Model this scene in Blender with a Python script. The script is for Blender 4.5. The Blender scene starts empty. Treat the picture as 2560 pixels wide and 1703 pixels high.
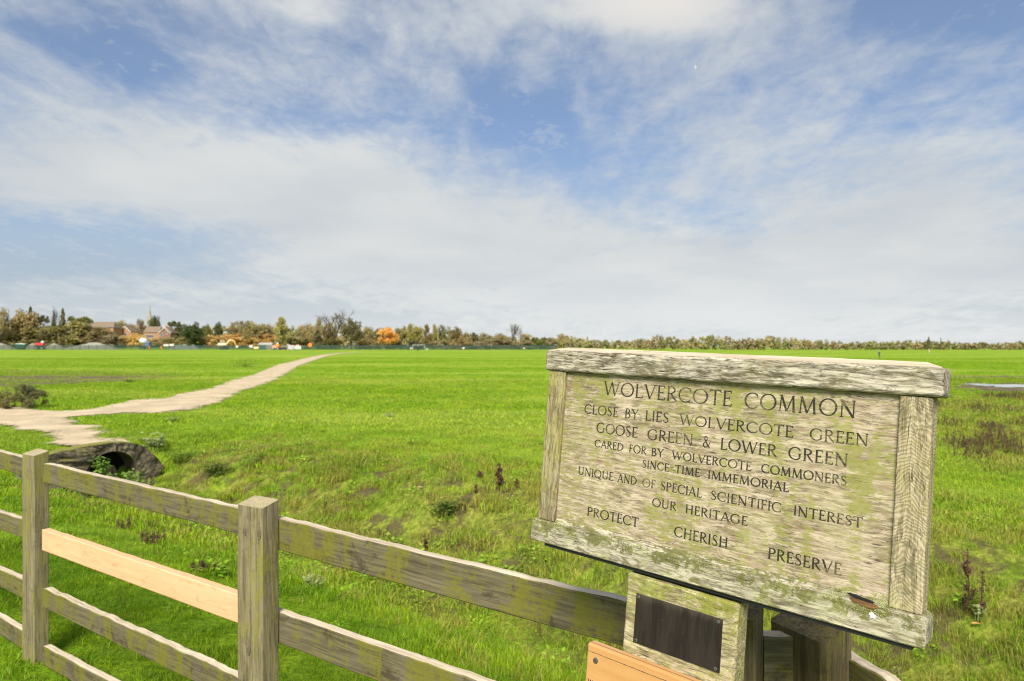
import bpy, bmesh, math, random
import numpy as np
from mathutils import Vector, Matrix, noise as mnoise

R = math.radians
scene = bpy.context.scene
rng = np.random.default_rng(7)
random.seed(7)

# ------------------------------------------------------------------ camera
F, CX, HV, EYE = 1707.0, 1280.0, 866.0, 1.70      # focal length / centre / horizon of the 2560 px picture, eye height
cam_d = bpy.data.cameras.new('camera')
cam = bpy.data.objects.new('camera', cam_d)
scene.collection.objects.link(cam)
cam.location = (0, 0, EYE)
cam.rotation_euler = (R(90), 0, 0)
cam_d.sensor_width = 36.0
cam_d.lens = 36.0 * F / 2560.0
cam_d.shift_y = (HV - 851.5) / 2560.0
cam_d.clip_start = 0.05
cam_d.clip_end = 12000
cam_d.dof.use_dof = True
cam_d.dof.focus_distance = 1.28
cam_d.dof.aperture_fstop = 7.5
scene.camera = cam
scene.cycles.pixel_filter_type = 'BLACKMAN_HARRIS'
scene.cycles.filter_width = 1.1

# ------------------------------------------------------------------ exposure, sun, world
scene.view_settings.view_transform = 'Standard'
scene.view_settings.look = 'None'
scene.view_settings.gamma = 1.0
scene.view_settings.exposure = 0.80
SUN_EL, SUN_AZ = R(43), R(189)       # azimuth clockwise from +Y: the sun stands behind the camera, a little to the left
sun_d = bpy.data.lights.new('sun', 'SUN')
sun_d.energy = 3.8
sun_d.angle = R(28)
sun_d.color = (1.0, 0.94, 0.84)
sun = bpy.data.objects.new('sun', sun_d)
scene.collection.objects.link(sun)
sd = Vector((math.sin(SUN_AZ) * math.cos(SUN_EL), math.cos(SUN_AZ) * math.cos(SUN_EL), math.sin(SUN_EL)))
sun.rotation_euler = sd.to_track_quat('Z', 'Y').to_euler()


class NT:
    """small helper round a node tree"""
    def __init__(s, tree):
        s.t = tree; s.n = tree.nodes; s.l = tree.links
    def new(s, typ, **kw):
        nd = s.n.new(typ)
        for k, v in kw.items(): setattr(nd, k, v)
        return nd
    def set(s, sock, v):
        if hasattr(v, 'is_output') or isinstance(v, bpy.types.NodeSocket): s.l.new(v, sock)
        elif v is not None: sock.default_value = v
    def math(s, op, a, b=None, c=None, clamp=False):
        nd = s.new('ShaderNodeMath', operation=op, use_clamp=clamp)
        s.set(nd.inputs[0], a)
        if b is not None: s.set(nd.inputs[1], b)
        if c is not None: s.set(nd.inputs[2], c)
        return nd.outputs[0]
    def vmath(s, op, a, b=None):
        nd = s.new('ShaderNodeVectorMath', operation=op)
        s.set(nd.inputs[0], a)
        if b is not None: s.set(nd.inputs[1], b)
        return nd.outputs['Value'] if op in ('LENGTH', 'DOT_PRODUCT') else nd.outputs[0]
    def maprange(s, v, a, b, c=0.0, d=1.0, smooth=True):
        nd = s.new('ShaderNodeMapRange', interpolation_type='SMOOTHSTEP' if smooth else 'LINEAR')
        s.set(nd.inputs[0], v)
        for i, q in enumerate((a, b, c, d)): s.set(nd.inputs[i + 1], q)
        return nd.outputs[0]
    def mix(s, f, a, b, blend='MIX'):
        nd = s.new('ShaderNodeMix', data_type='RGBA', blend_type=blend)
        s.set(nd.inputs[0], f)
        for sk, v in ((nd.inputs[6], a), (nd.inputs[7], b)):
            if isinstance(v, tuple) and len(v) == 3: v = v + (1,)
            s.set(sk, v)
        return nd.outputs[2]
    def noise(s, vec, scale, detail=4.0, rough=0.55, dist=0.0, col=False):
        nd = s.new('ShaderNodeTexNoise')
        s.set(nd.inputs['Vector'], vec)
        nd.inputs['Scale'].default_value = scale
        nd.inputs['Detail'].default_value = detail
        nd.inputs['Roughness'].default_value = rough
        nd.inputs['Distortion'].default_value = dist
        return nd.outputs['Color' if col else 'Fac']
    def scale(s, vec, sc, loc=(0, 0, 0)):
        nd = s.new('ShaderNodeMapping')
        s.set(nd.inputs['Vector'], vec)
        nd.inputs['Scale'].default_value = sc
        nd.inputs['Location'].default_value = loc
        return nd.outputs[0]
    def comb(s, x, y, z):
        nd = s.new('ShaderNodeCombineXYZ')
        for i, v in enumerate((x, y, z)): s.set(nd.inputs[i], v)
        return nd.outputs[0]
    def sep(s, v):
        nd = s.new('ShaderNodeSeparateXYZ'); s.set(nd.inputs[0], v)
        return nd.outputs


world = bpy.data.worlds.new('World')
scene.world = world
world.use_nodes = True
wt = NT(world.node_tree)
wt.n.clear()
w_out = wt.new('ShaderNodeOutputWorld')
w_bg = wt.new('ShaderNodeBackground')
w_bg.inputs['Strength'].default_value = 0.10
sky = wt.new('ShaderNodeTexSky', sky_type='NISHITA')
sky.sun_disc = False
sky.sun_elevation = SUN_EL
sky.sun_rotation = SUN_AZ
sky.air_density = 1.0
sky.dust_density = 0.6
sky.ozone_density = 1.6
tc = wt.new('ShaderNodeTexCoord')
dirv = wt.vmath('NORMALIZE', tc.outputs['Generated'])
dx, dy, dz = wt.sep(dirv)
ysafe = wt.math('MAXIMUM', dy, 0.12)
zsafe = wt.math('MAXIMUM', dz, 0.0)
gu = wt.math('DIVIDE', dx, ysafe)
gw = wt.math('DIVIDE', zsafe, ysafe)
uw = wt.comb(gu, gw, 0.0)
zz = wt.math('ADD', zsafe, 0.16)
plane = wt.comb(wt.math('DIVIDE', dx, zz), wt.math('DIVIDE', dy, zz), 0.0)   # where the sight line meets the cloud layer
nbig = wt.noise(plane, 0.9, 6, 0.55, 0.3)
nmid = wt.noise(wt.scale(plane, (1, .62, 1), (3.1, 7.7, 0)), 3.2, 6, 0.6, 0.5)
nfin = wt.noise(wt.scale(plane, (1.0, .6, 1), (1.3, 2.2, 0)), 9.0, 5, 0.6, 0.4)


def G(px, py): return ((px - CX) / F, (HV - py) / F)


def blob(px, py, rx, ry, amp):
    u0, w0 = G(px, py)
    d = wt.vmath('MULTIPLY', wt.vmath('SUBTRACT', uw, (u0, w0, 0)), (F / rx, F / ry, 0))
    return wt.maprange(wt.vmath('LENGTH', d), 0.0, 1.0, amp, 0.0)


bias = None
for b in [(300, 430, 640, 230, .66), (900, 540, 700, 260, .74), (1500, 720, 800, 240, .55), (2200, 720, 800, 300, .5),
          (2300, 480, 560, 300, .30), (1900, 330, 420, 240, .16), (1640, 15, 330, 110, .75), (640, 120, 420, 230, .04),
          (120, 250, 330, 150, .22), (760, 20, 260, 80, .25), (1140, 60, 260, 110, .12),
          (1290, 280, 480, 260, -.36), (430, 80, 440, 140, -.30), (180, 60, 260, 120, -.12), (1900, 560, 330, 160, -.02), (2420, 10, 520, 130, -.62), (330, 170, 220, 120, -.28),
          (200, 605, 760, 150, -.66), (1250, 440, 420, 130, -.16), (2060, 430, 260, 110, -.1)]:
    v = blob(*b)
    bias = v if bias is None else wt.math('ADD', bias, v)
dens = wt.math('ADD', wt.math('MULTIPLY', wt.math('SUBTRACT', nbig, 0.5), 1.0), bias)
dens = wt.math('ADD', dens, wt.math('MULTIPLY', wt.math('SUBTRACT', nmid, 0.5), 0.90))
dens = wt.math('ADD', dens, wt.math('MULTIPLY', wt.math('SUBTRACT', nfin, 0.5), 0.85))
nrip = wt.noise(wt.scale(plane, (1.0, 1.0, 1), (5.3, 1.2, 0)), 26.0, 3, 0.6, 0.6)
dens = wt.math('ADD', dens, wt.math('MULTIPLY', wt.math('SUBTRACT', nrip, 0.5), 0.26))
cover = wt.maprange(wt.math('ADD', dens, 0.13), -0.30, 0.62, 0.16, 0.97)
hz = wt.maprange(gw, 0.0, 0.17, 0.80, 0.0)             # thin white veil low over the horizon
hz = wt.math('MULTIPLY', hz, wt.maprange(gu, -0.75, -0.05, 0.72, 1.0))
wisp = wt.maprange(wt.math('ADD', wt.math('MULTIPLY', nfin, .6), wt.math('MULTIPLY', nrip, .4)), .42, .66, 0.0, .42)
cover = wt.math('MAXIMUM', cover, wisp)
cover = wt.math('MAXIMUM', cover, hz)
cover = wt.math('MULTIPLY', cover, wt.maprange(dz, -0.02, 0.01, 0.0, 1.0))
greyn = wt.noise(wt.scale(plane, (1, 1, 1), (9.1, 4.7, 0)), 1.1, 4, 0.5)
ccol = wt.mix(wt.maprange(greyn, 0.3, 0.72), (3.35, 3.58, 3.80), (4.20, 4.32, 4.28))
ccol = wt.mix(hz, ccol, (4.7, 4.85, 4.85))
ccol = wt.mix(blob(1650, 10, 330, 110, 0.8), ccol, (5.0, 4.75, 4.45))
skyc = wt.mix(1.0, sky.outputs[0], (0.50, 0.59, 0.70), 'MULTIPLY')
lowg = wt.maprange(gw, .04, .34, .85, 0.0)       # greyer, milkier air low down
skyc = wt.mix(lowg, skyc, (2.35, 2.72, 3.2))
wcol = wt.mix(cover, skyc, ccol)
wt.l.new(wcol, w_bg.inputs['Color'])
wt.l.new(w_bg.outputs[0], w_out.inputs['Surface'])

# ------------------------------------------------------------------ object helpers
COL = scene.collection


def tag(o, label=None, cat=None, group=None, kind=None):
    if label: o['label'] = label
    if cat: o['category'] = cat
    if group: o['group'] = group
    if kind: o['kind'] = kind
    return o


def empty(name, loc=(0, 0, 0), rz=0.0, label=None, cat=None, group=None):
    o = bpy.data.objects.new(name, None)
    o.empty_display_size = 0.2
    o.location = loc
    o.rotation_euler = (0, 0, rz)
    COL.objects.link(o)
    return tag(o, label, cat, group)


def obj(name, me, mat, parent=None, matrix=None, smooth=False, rel=True):
    """mesh or bmesh -> object; with rel the matrix is in the parent's space"""
    if isinstance(me, bmesh.types.BMesh):
        m = bpy.data.meshes.new(name)
        me.normal_update()
        me.to_mesh(m); me.free(); me = m
    if mat is not None:
        if len(me.materials): me.materials.clear()
        for q in (mat if isinstance(mat, (list, tuple)) else [mat]): me.materials.append(q)
    if smooth:
        me.polygons.foreach_set('use_smooth', np.ones(len(me.polygons), bool))
    o = bpy.data.objects.new(name, me)
    COL.objects.link(o)
    if parent is not None: o.parent = parent
    if matrix is not None: o.matrix_basis = matrix
    return o


def mesh_np(name, verts, faces, mat=None, smooth=False, attrs=None):
    """verts (n,3), faces (m,k) -> mesh"""
    me = bpy.data.meshes.new(name)
    verts = np.asarray(verts, np.float32); faces = np.asarray(faces, np.int32)
    me.vertices.add(len(verts)); me.vertices.foreach_set('co', verts.ravel())
    k = faces.shape[1]
    me.loops.add(faces.size); me.loops.foreach_set('vertex_index', faces.ravel())
    me.polygons.add(len(faces))
    me.polygons.foreach_set('loop_start', np.arange(0, faces.size, k, dtype=np.int32))
    me.polygons.foreach_set('loop_total', np.full(len(faces), k, np.int32))
    if smooth: me.polygons.foreach_set('use_smooth', np.ones(len(faces), bool))
    me.update(calc_edges=True)
    if attrs:
        for nm, arr in attrs.items():
            arr = np.asarray(arr, np.float32)
            if arr.ndim == 2:
                if arr.shape[1] == 3: arr = np.c_[arr, np.ones(len(arr), np.float32)]
                a = me.color_attributes.new(nm, 'FLOAT_COLOR', 'POINT'); a.data.foreach_set('color', arr.ravel())
            else:
                a = me.attributes.new(nm, 'FLOAT', 'POINT'); a.data.foreach_set('value', arr)
    if mat: me.materials.append(mat)
    return me


def bm_box(bm, x0, x1, y0, y1, z0, z1, bevel=0.0, seg=2):
    vs = [bm.verts.new(p) for p in ((x0, y0, z0), (x1, y0, z0), (x1, y1, z0), (x0, y1, z0), (x0, y0, z1), (x1, y0, z1), (x1, y1, z1), (x0, y1, z1))]
    fs = [bm.faces.new([vs[i] for i in q]) for q in ((3, 2, 1, 0), (4, 5, 6, 7), (0, 1, 5, 4), (1, 2, 6, 5), (2, 3, 7, 6), (3, 0, 4, 7))]
    if bevel > 0:
        es = list({e for f_ in fs for e in f_.edges})
        bmesh.ops.bevel(bm, geom=es, offset=bevel, segments=seg, affect='EDGES', profile=0.5)
    return vs


def box_obj(name, dims, mat, parent=None, bevel=0.0, matrix=None, seg=2):
    bm = bmesh.new(); bm_box(bm, *dims, bevel=bevel, seg=seg)
    return obj(name, bm, mat, parent, matrix)


def bm_tube(bm, pts, radii, n=8, cap=True):
    rings = []
    pts = [Vector(p) for p in pts]
    for i, p in enumerate(pts):
        a = pts[max(i - 1, 0)]; b = pts[min(i + 1, len(pts) - 1)]
        d = (b - a).normalized() if (b - a).length > 1e-9 else Vector((0, 0, 1))
        u = d.orthogonal().normalized() if abs(d.z) > .95 else d.cross(Vector((0, 0, 1))).normalized()
        w = d.cross(u)
        r = radii[i] if hasattr(radii, '__len__') else radii
        rings.append([bm.verts.new(p + u * (r * math.cos(t)) + w * (r * math.sin(t))) for t in [2 * math.pi * k / n for k in range(n)]])
    for A, B in zip(rings, rings[1:]):
        for k in range(n): bm.faces.new((A[k], A[(k + 1) % n], B[(k + 1) % n], B[k]))
    if cap and n > 2:
        bm.faces.new(rings[0][::-1]); bm.faces.new(rings[-1])
    return rings


def inpoly(px, py, poly):
    px = np.asarray(px, float); py = np.asarray(py, float)
    c = np.zeros(px.shape, bool)
    n = len(poly); j = n - 1
    for i in range(n):
        xi, yi = poly[i]; xj, yj = poly[j]
        if yi != yj:
            c ^= ((yi > py) != (yj > py)) & (px < (xj - xi) * (py - yi) / (yj - yi) + xi)
        j = i
    return c


def smooth01(x): x = np.clip(x, 0, 1); return x * x * (3 - 2 * x)
def sstep(a, b, x): return smooth01((np.asarray(x, float) - a) / (b - a))


# smooth value noise for the terrain
_tab = rng.random((256, 256))
def vnoise(x, y):
    x = np.asarray(x, float); y = np.asarray(y, float)
    xi = np.floor(x).astype(int); yi = np.floor(y).astype(int)
    fx = smooth01(x - xi); fy = smooth01(y - yi)
    g = lambda a, b: _tab[a & 255, b & 255]
    return (g(xi, yi) * (1 - fx) + g(xi + 1, yi) * fx) * (1 - fy) + (g(xi, yi + 1) * (1 - fx) + g(xi + 1, yi + 1) * fx) * fy - 0.5


# ------------------------------------------------------------------ terrain: fence line, ditch behind it, flat common beyond
FP = np.array((-0.905, 2.47)); FD = np.array((-0.83, 0.558)); FD /= np.linalg.norm(FD); FN = np.array((-FD[1], FD[0]))
if FN[1] < 0: FN = -FN
DITCH_P, WALL_S = 4.2, 9.78


def fence_sp(x, y):
    ax = np.asarray(x, float) - FP[0]; ay = np.asarray(y, float) - FP[1]
    return ax * FD[0] + ay * FD[1], ax * FN[0] + ay * FN[1]


def zg(x, y, rough=True):
    x = np.asarray(x, float); y = np.asarray(y, float)
    s, p = fence_sp(x, y)
    pc = DITCH_P - 0.55 * sstep(7, 0, s)
    q = (p - pc)
    dep = np.where(q < 0, np.exp(-(q / 1.55) ** 2), np.exp(-(q / 1.10) ** 2))
    dep = np.clip(dep * 1.25, 0, 1)
    end = 1 - sstep(WALL_S + .16, WALL_S + .75, s)
    z = -0.70 * dep * end
    z = z - .30 * (np.abs(p - DITCH_P) < .47) * (s > WALL_S - .02) * (s < WALL_S + .42)
    if rough:
        near = np.exp(-np.hypot(x, y) / 45.0)
        bank = np.exp(-((p - 5.2) / 2.2) ** 2) * end
        z = z + near * (0.07 * vnoise(x / 1.7, y / 1.7) + 0.045 * vnoise(x / .55 + 31, y / .55 + 7))
        z = z + bank * (0.26 * vnoise(x / .9 + 3, y / .9 + 50) + 0.10 * vnoise(x / .38 + 13, y / .38))
        z = z + 0.35 * sstep(25, 160, np.hypot(x, y)) * vnoise(x / 38., y / 38.) * (1 - sstep(200, 320, y))
    z = z + 4.5 * sstep(350, 400, y) * sstep(-.25, -.45, x / np.maximum(y, 1))
    z = z - 1.4 * sstep(280, 600, y) * sstep(0.0, 0.35, x / np.maximum(y, 1))
    return z


def ground_at(px, py):
    """the ground point seen at a pixel of the photograph"""
    d = np.array(((px - CX) / F, 1.0, -(py - HV) / F))
    lo = 0.5
    for Y in np.geomspace(1.2, 900, 4000):
        P = np.array((0, 0, EYE)) + d * Y
        if P[2] <= float(zg(P[0], P[1])):
            return Vector((P[0], P[1], float(zg(P[0], P[1]))))
    P = np.array((0, 0, EYE)) + d * 900
    return Vector((P[0], P[1], 0.0))


def flat_at(px, py, z=0.0):
    Y = (EYE - z) * F / (py - HV)
    return ((px - CX) / F * Y, Y)


def at(px, py, Y): return Vector(((px - CX) / F * Y, Y, EYE - (py - HV) / F * Y))


# path outline (upper and lower edge of the trodden track), in photograph pixels on flat ground
PATH_UP = [(-260, 1004), (-90, 1010), (0, 1017), (45, 1018), (80, 1024), (122, 1029), (201, 1027), (296, 1009), (330, 1001), (407, 998), (461, 983), (530, 970), (580, 951), (640, 935),
           (697, 911), (756, 896), (807, 887), (850, 883.4), (905, 880.5)]
PATH_LO = [(-330, 1045), (-120, 1056), (0, 1064), (60, 1066), (120, 1058), (172, 1044), (260, 1037), (380, 1034), (470, 1029), (520, 1018), (560, 1001), (600, 983), (660, 963), (706, 943),
           (745, 918), (790, 901), (826, 890.5), (862, 885.6), (908, 881.5)]
PATH_BR = [(0, 1062), (90, 1050), (172, 1042), (190, 1062), (235, 1068), (258, 1082), (236, 1096), (330, 1100), (345, 1108), (250, 1112), (150, 1120), (118, 1118), (150, 1104), (140, 1090), (105, 1078), (50, 1074)]
PATH_POLY = [flat_at(*q) for q in PATH_UP + PATH_LO[::-1]]
BR_POLY = [flat_at(*q) for q in PATH_BR]
MUD_POLY = [flat_at(*q) for q in [(-700, 938), (-200, 940), (0, 941), (120, 940), (260, 941), (380, 943), (430, 947), (300, 955), (190, 960), (100, 962), (0, 971), (-300, 985), (-800, 990)]]
STRAW_POLY = [flat_at(*q) for q in [(-900, 921), (0, 925), (230, 929), (430, 935), (480, 944), (300, 948), (0, 945), (-900, 942)]]
MARSH_POLY = [flat_at(*q) for q in [(2330, 992), (2700, 990), (3300, 1005), (3300, 1180), (2560, 1190), (2420, 1165), (2350, 1090), (2290, 1010)]]
WET_POLY = [flat_at(*q) for q in [(2240, 935), (2560, 938), (3000, 945), (3000, 985), (2560, 985), (2300, 975)]]
WATER_POLY = [flat_at(*q, z=-.012) for q in [(2412, 958.5), (2440, 957), (2480, 959), (2530, 960), (2600, 961), (2750, 963), (2900, 968), (2900, 977), (2720, 974), (2600, 969), (2560, 968), (2520, 967.5), (2470, 965), (2432, 962.5)]]
SHORE_POLY = [flat_at(*q) for q in [(2395, 956), (2900, 964), (2900, 988), (2720, 984), (2560, 981), (2460, 977), (2400, 967)]]


def soft_in(poly, x, y, r):
    """fraction of jittered samples inside: a soft edged mask"""
    acc = 0
    for k in range(10):
        a = k * 2.4; rr = r * math.sqrt((k + .5) / 10)
        acc = acc + inpoly(x + rr * math.cos(a), y + rr * math.sin(a), poly)
    return acc / 10.0


# ------------------------------------------------------------------ materials
def new_mat(name):
    m = bpy.data.materials.new(name); m.use_nodes = True
    nt = NT(m.node_tree); nt.n.clear()
    out = nt.new('ShaderNodeOutputMaterial'); bs = nt.new('ShaderNodeBsdfPrincipled')
    nt.l.new(bs.outputs[0], out.inputs[0])
    return m, nt, bs, out


def plain(name, col, rough=0.8, var=0.18, scale=6.0, metal=0.0, bump=0.0):
    m, nt, bs, out = new_mat(name)
    co = nt.new('ShaderNodeTexCoord').outputs['Object']
    n = nt.noise(co, scale, 5, .6)
    c = nt.mix(nt.maprange(n, .25, .75), tuple(q * (1 - var) for q in col), tuple(min(1, q * (1 + var)) for q in col))
    nt.l.new(c, bs.inputs['Base Color'])
    bs.inputs['Roughness'].default_value = rough
    bs.inputs['Metallic'].default_value = metal
    if bump:
        b = nt.new('ShaderNodeBump'); b.inputs['Strength'].default_value = bump; b.inputs['Distance'].default_value = .01
        nt.l.new(n, b.inputs['Height']); nt.l.new(b.outputs[0], bs.inputs['Normal'])
    return m


HALF = .342


def wood(name, light, dark, axis='X', grain=1.0, contrast=1.0, algae=0.0, algae_col=(.16, .18, .02), stain=0.0, stain_col=(.03, .028, .02), seed=0.0,
         pore=(.02, .016, .01), pore_amt=.5, bump=.5, brown=0.0, streak='Z', lichen=0.0, freq=1.0, wave=0.0, speck=0.0, dash=1.0, mossz=None, grit=.30, alo=.49):
    m, nt, bs, out = new_mat(name)
    co = nt.new('ShaderNodeTexCoord').outputs['Object']
    info = nt.new('ShaderNodeObjectInfo')
    off = nt.vmath('MULTIPLY', nt.comb(info.outputs['Random'], nt.math('MULTIPLY', info.outputs['Random'], 3.7), info.outputs['Random']), (9.0, 5.0, 7.0))
    co2 = nt.vmath('ADD', nt.vmath('ADD', co, off), (seed, seed * 1.7, seed * .6))
    ax = {'X': (1, 1, 1), 'Z': (1, 1, 1)}[axis]
    lo, hi = 5.0 * grain * dash, 105.0 * grain
    sc = (lo, hi, hi) if axis == 'X' else (hi, hi, lo)
    warp = nt.vmath('MULTIPLY', nt.vmath('SUBTRACT', nt.noise(co2, 7 * freq, 3, .5, 0, True), (.5, .5, .5)), (.03, .012, .012) if axis == 'X' else (.012, .012, .03))
    cw = nt.vmath('ADD', co2, warp)
    g1 = nt.noise(nt.scale(cw, sc), 1.0, 5, .62, .4)
    g2 = nt.noise(nt.scale(cw, tuple(q * .33 for q in sc), (4, 2, 1)), 1.0, 4, .55, .6)
    g3 = nt.noise(nt.scale(cw, tuple(q * 2.6 for q in sc), (1, 5, 3)), 1.0, 3, .5, .2)
    g = nt.math('ADD', nt.math('MULTIPLY', g1, .5), nt.math('ADD', nt.math('MULTIPLY', g2, .35), nt.math('MULTIPLY', g3, .15)))
    if wave:
        wv = nt.new('ShaderNodeTexWave', wave_type='BANDS', bands_direction='Z')
        wx, wy, wz = nt.sep(nt.vmath('ADD', co, nt.vmath('MULTIPLY', nt.vmath('SUBTRACT', nt.noise(co, 22, 3, .5, 0, True), (.5, .5, .5)), (.02, 0, .045))))
        fold = nt.math('ABSOLUTE', nt.math('SUBTRACT', wx, HALF + .019))
        nt.set(wv.inputs['Vector'], nt.comb(0.0, 0.0, nt.math('ADD', wz, nt.math('MULTIPLY', fold, .75))))
        wv.inputs['Scale'].default_value = 46.0; wv.inputs['Distortion'].default_value = 2.2; wv.inputs['Detail'].default_value = 2
        wv.inputs['Detail Scale'].default_value = 1.4
        g = nt.math('ADD', nt.math('MULTIPLY', g, 1 - wave * .5), nt.math('MULTIPLY', wv.outputs['Fac'], wave * .5))
    k = .17 / contrast
    c = nt.mix(nt.maprange(g, .5 - k, .5 + k), dark, light)
    if brown:
        bmask = nt.maprange(nt.noise(nt.scale(co2, (3, 9, 9) if axis == 'X' else (9, 9, 3)), 2.2 * freq, 4, .6, .5), .56, .72, 0, brown)
        c = nt.mix(bmask, c, (.22, .115, .05))
    if speck:      # fine weathered checks, short dark dashes along the grain
        s1 = nt.noise(nt.scale(cw, (34, 210, 210) if axis == 'X' else (210, 210, 34), (3, 3, 8)), 1.0, 4, .7, .3)
        s2 = nt.noise(co2, 7 * freq, 5, .65, .4)
        smk = nt.maprange(nt.math('ADD', s1, nt.math('MULTIPLY', nt.math('SUBTRACT', s2, .5), .45)), .53, .60, 0, speck)
        c = nt.mix(smk, c, nt.mix(s2, dark, pore))
    # open pores and cracks along the grain
    pr = nt.noise(nt.scale(cw, tuple(q * 1.5 for q in sc), (7, 3, 2)), 1.0, 2, .5, .3)
    pm = nt.maprange(pr, .62, .70, 0, pore_amt)
    pmod = nt.maprange(nt.noise(co2, 14 * freq, 4, .6), .42, .62)
    c = nt.mix(nt.math('MULTIPLY', pm, pmod), c, pore)
    if stain:
        sm = nt.noise(nt.scale(co2, (6, 9, 9), (2, 8, 5)), 1.6 * freq, 7, .68, .6)
        sm = nt.maprange(sm, .54, .63, 0, stain)
        c = nt.mix(sm, c, stain_col)
    if algae:
        sc2 = (13, 13, 3.6) if streak == 'Z' else (3.6, 13, 13)
        a1 = nt.noise(nt.scale(co2, sc2, (5, 1, 9)), 1.0 * freq, 7, .66, .7)
        a2 = nt.noise(nt.scale(co2, (1, 1, 1), (2, 6, 1)), 95 * freq, 3, .6)
        am = nt.math('ADD', a1, nt.math('MULTIPLY', nt.math('SUBTRACT', a2, .5), .30))
        am = nt.math('ADD', am, nt.math('MULTIPLY', nt.math('SUBTRACT', g1, .5), .35))
        a3 = nt.noise(nt.scale(cw, (40, 190, 190) if axis == 'X' else (190, 190, 40), (8, 2, 4)), 1.0, 3, .7, .2)
        am = nt.math('ADD', am, nt.math('MULTIPLY', nt.math('SUBTRACT', a3, .5), grit))
        am = nt.maprange(am, alo, alo + .16, 0, algae)
        c = nt.mix(am, c, nt.mix(a2, algae_col, tuple(q * 1.7 for q in algae_col)))
    if mossz:
        zc = nt.sep(co)[2]
        mz = nt.maprange(zc, mossz[0], mossz[1])
        m1 = nt.noise(co2, 30, 6, .7, .4); m2 = nt.noise(co2, 150, 4, .65)
        mm_ = nt.math('ADD', nt.math('ADD', m1, nt.math('MULTIPLY', nt.math('SUBTRACT', m2, .5), .5)), nt.math('MULTIPLY', mz, .16))
        mm_ = nt.maprange(mm_, .63, .71, 0, mossz[2])
        c = nt.mix(mm_, c, nt.mix(m2, mossz[3], mossz[4]))
    if lichen:
        l1 = nt.noise(co2, 9 * freq, 3, .6, .3); l2 = nt.noise(co2, 75 * freq, 4, .65)
        lm = nt.maprange(nt.math('ADD', l1, nt.math('MULTIPLY', nt.math('SUBTRACT', l2, .5), .55)), .56, .62, 0, lichen)
        c = nt.mix(lm, c, nt.mix(l2, (.20, .24, .03), (.52, .55, .20)))
    nt.l.new(c, bs.inputs['Base Color'])
    bs.inputs['Roughness'].default_value = .9
    bs.inputs['Specular IOR Level'].default_value = .15
    if bump:
        b = nt.new('ShaderNodeBump'); b.inputs['Strength'].default_value = bump; b.inputs['Distance'].default_value = .002
        h = nt.math('SUBTRACT', g, nt.math('MULTIPLY', pm, .6))
        nt.l.new(h, b.inputs['Height']); nt.l.new(b.outputs[0], bs.inputs['Normal'])
    return m


def turf_group():
    t = bpy.data.node_groups.new('turf colour', 'ShaderNodeTree')
    t.interface.new_socket('Color', in_out='OUTPUT', socket_type='NodeSocketColor')
    t.interface.new_socket('Rough', in_out='INPUT', socket_type='NodeSocketFloat')
    nt = NT(t)
    gi = nt.new('NodeGroupInput'); go = nt.new('NodeGroupOutput')
    pos = nt.new('ShaderNodeNewGeometry').outputs['Position']
    p2 = nt.vmath('MULTIPLY', pos, (1, 1, 0))
    n1 = nt.noise(p2, .35, 5, .6, .3)
    n2 = nt.noise(p2, 1.6, 5, .62, .2)
    n3 = nt.noise(nt.scale(p2, (.35, 1, 1)), .11, 4, .55)
    n4 = nt.noise(p2, 6.5, 4, .65, .2)
    c = nt.mix(nt.maprange(n2, .3, .7), GREEN_A, GREEN_B)
    c = nt.mix(nt.maprange(n1, .45, .75, 0, .75), c, GREEN_C)
    c = nt.mix(nt.maprange(n3, .42, .66, 0, .7), c, GREEN_D)
    c = nt.mix(nt.maprange(n4, .52, .70, 0, .62), c, (.085, .190, .003))
    c = nt.mix(nt.math('MULTIPLY', gi.outputs[0], nt.maprange(n2, .36, .60, .15, .9)), c, STRAW)
    nt.l.new(c, go.inputs[0])
    return t


GREEN_A = (.150, .290, .006)
GREEN_B = (.275, .425, .012)
GREEN_C = (.370, .465, .030)
GREEN_D = (.430, .510, .075)
STRAW = (.370, .320, .075)
TURF = turf_group()


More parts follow.
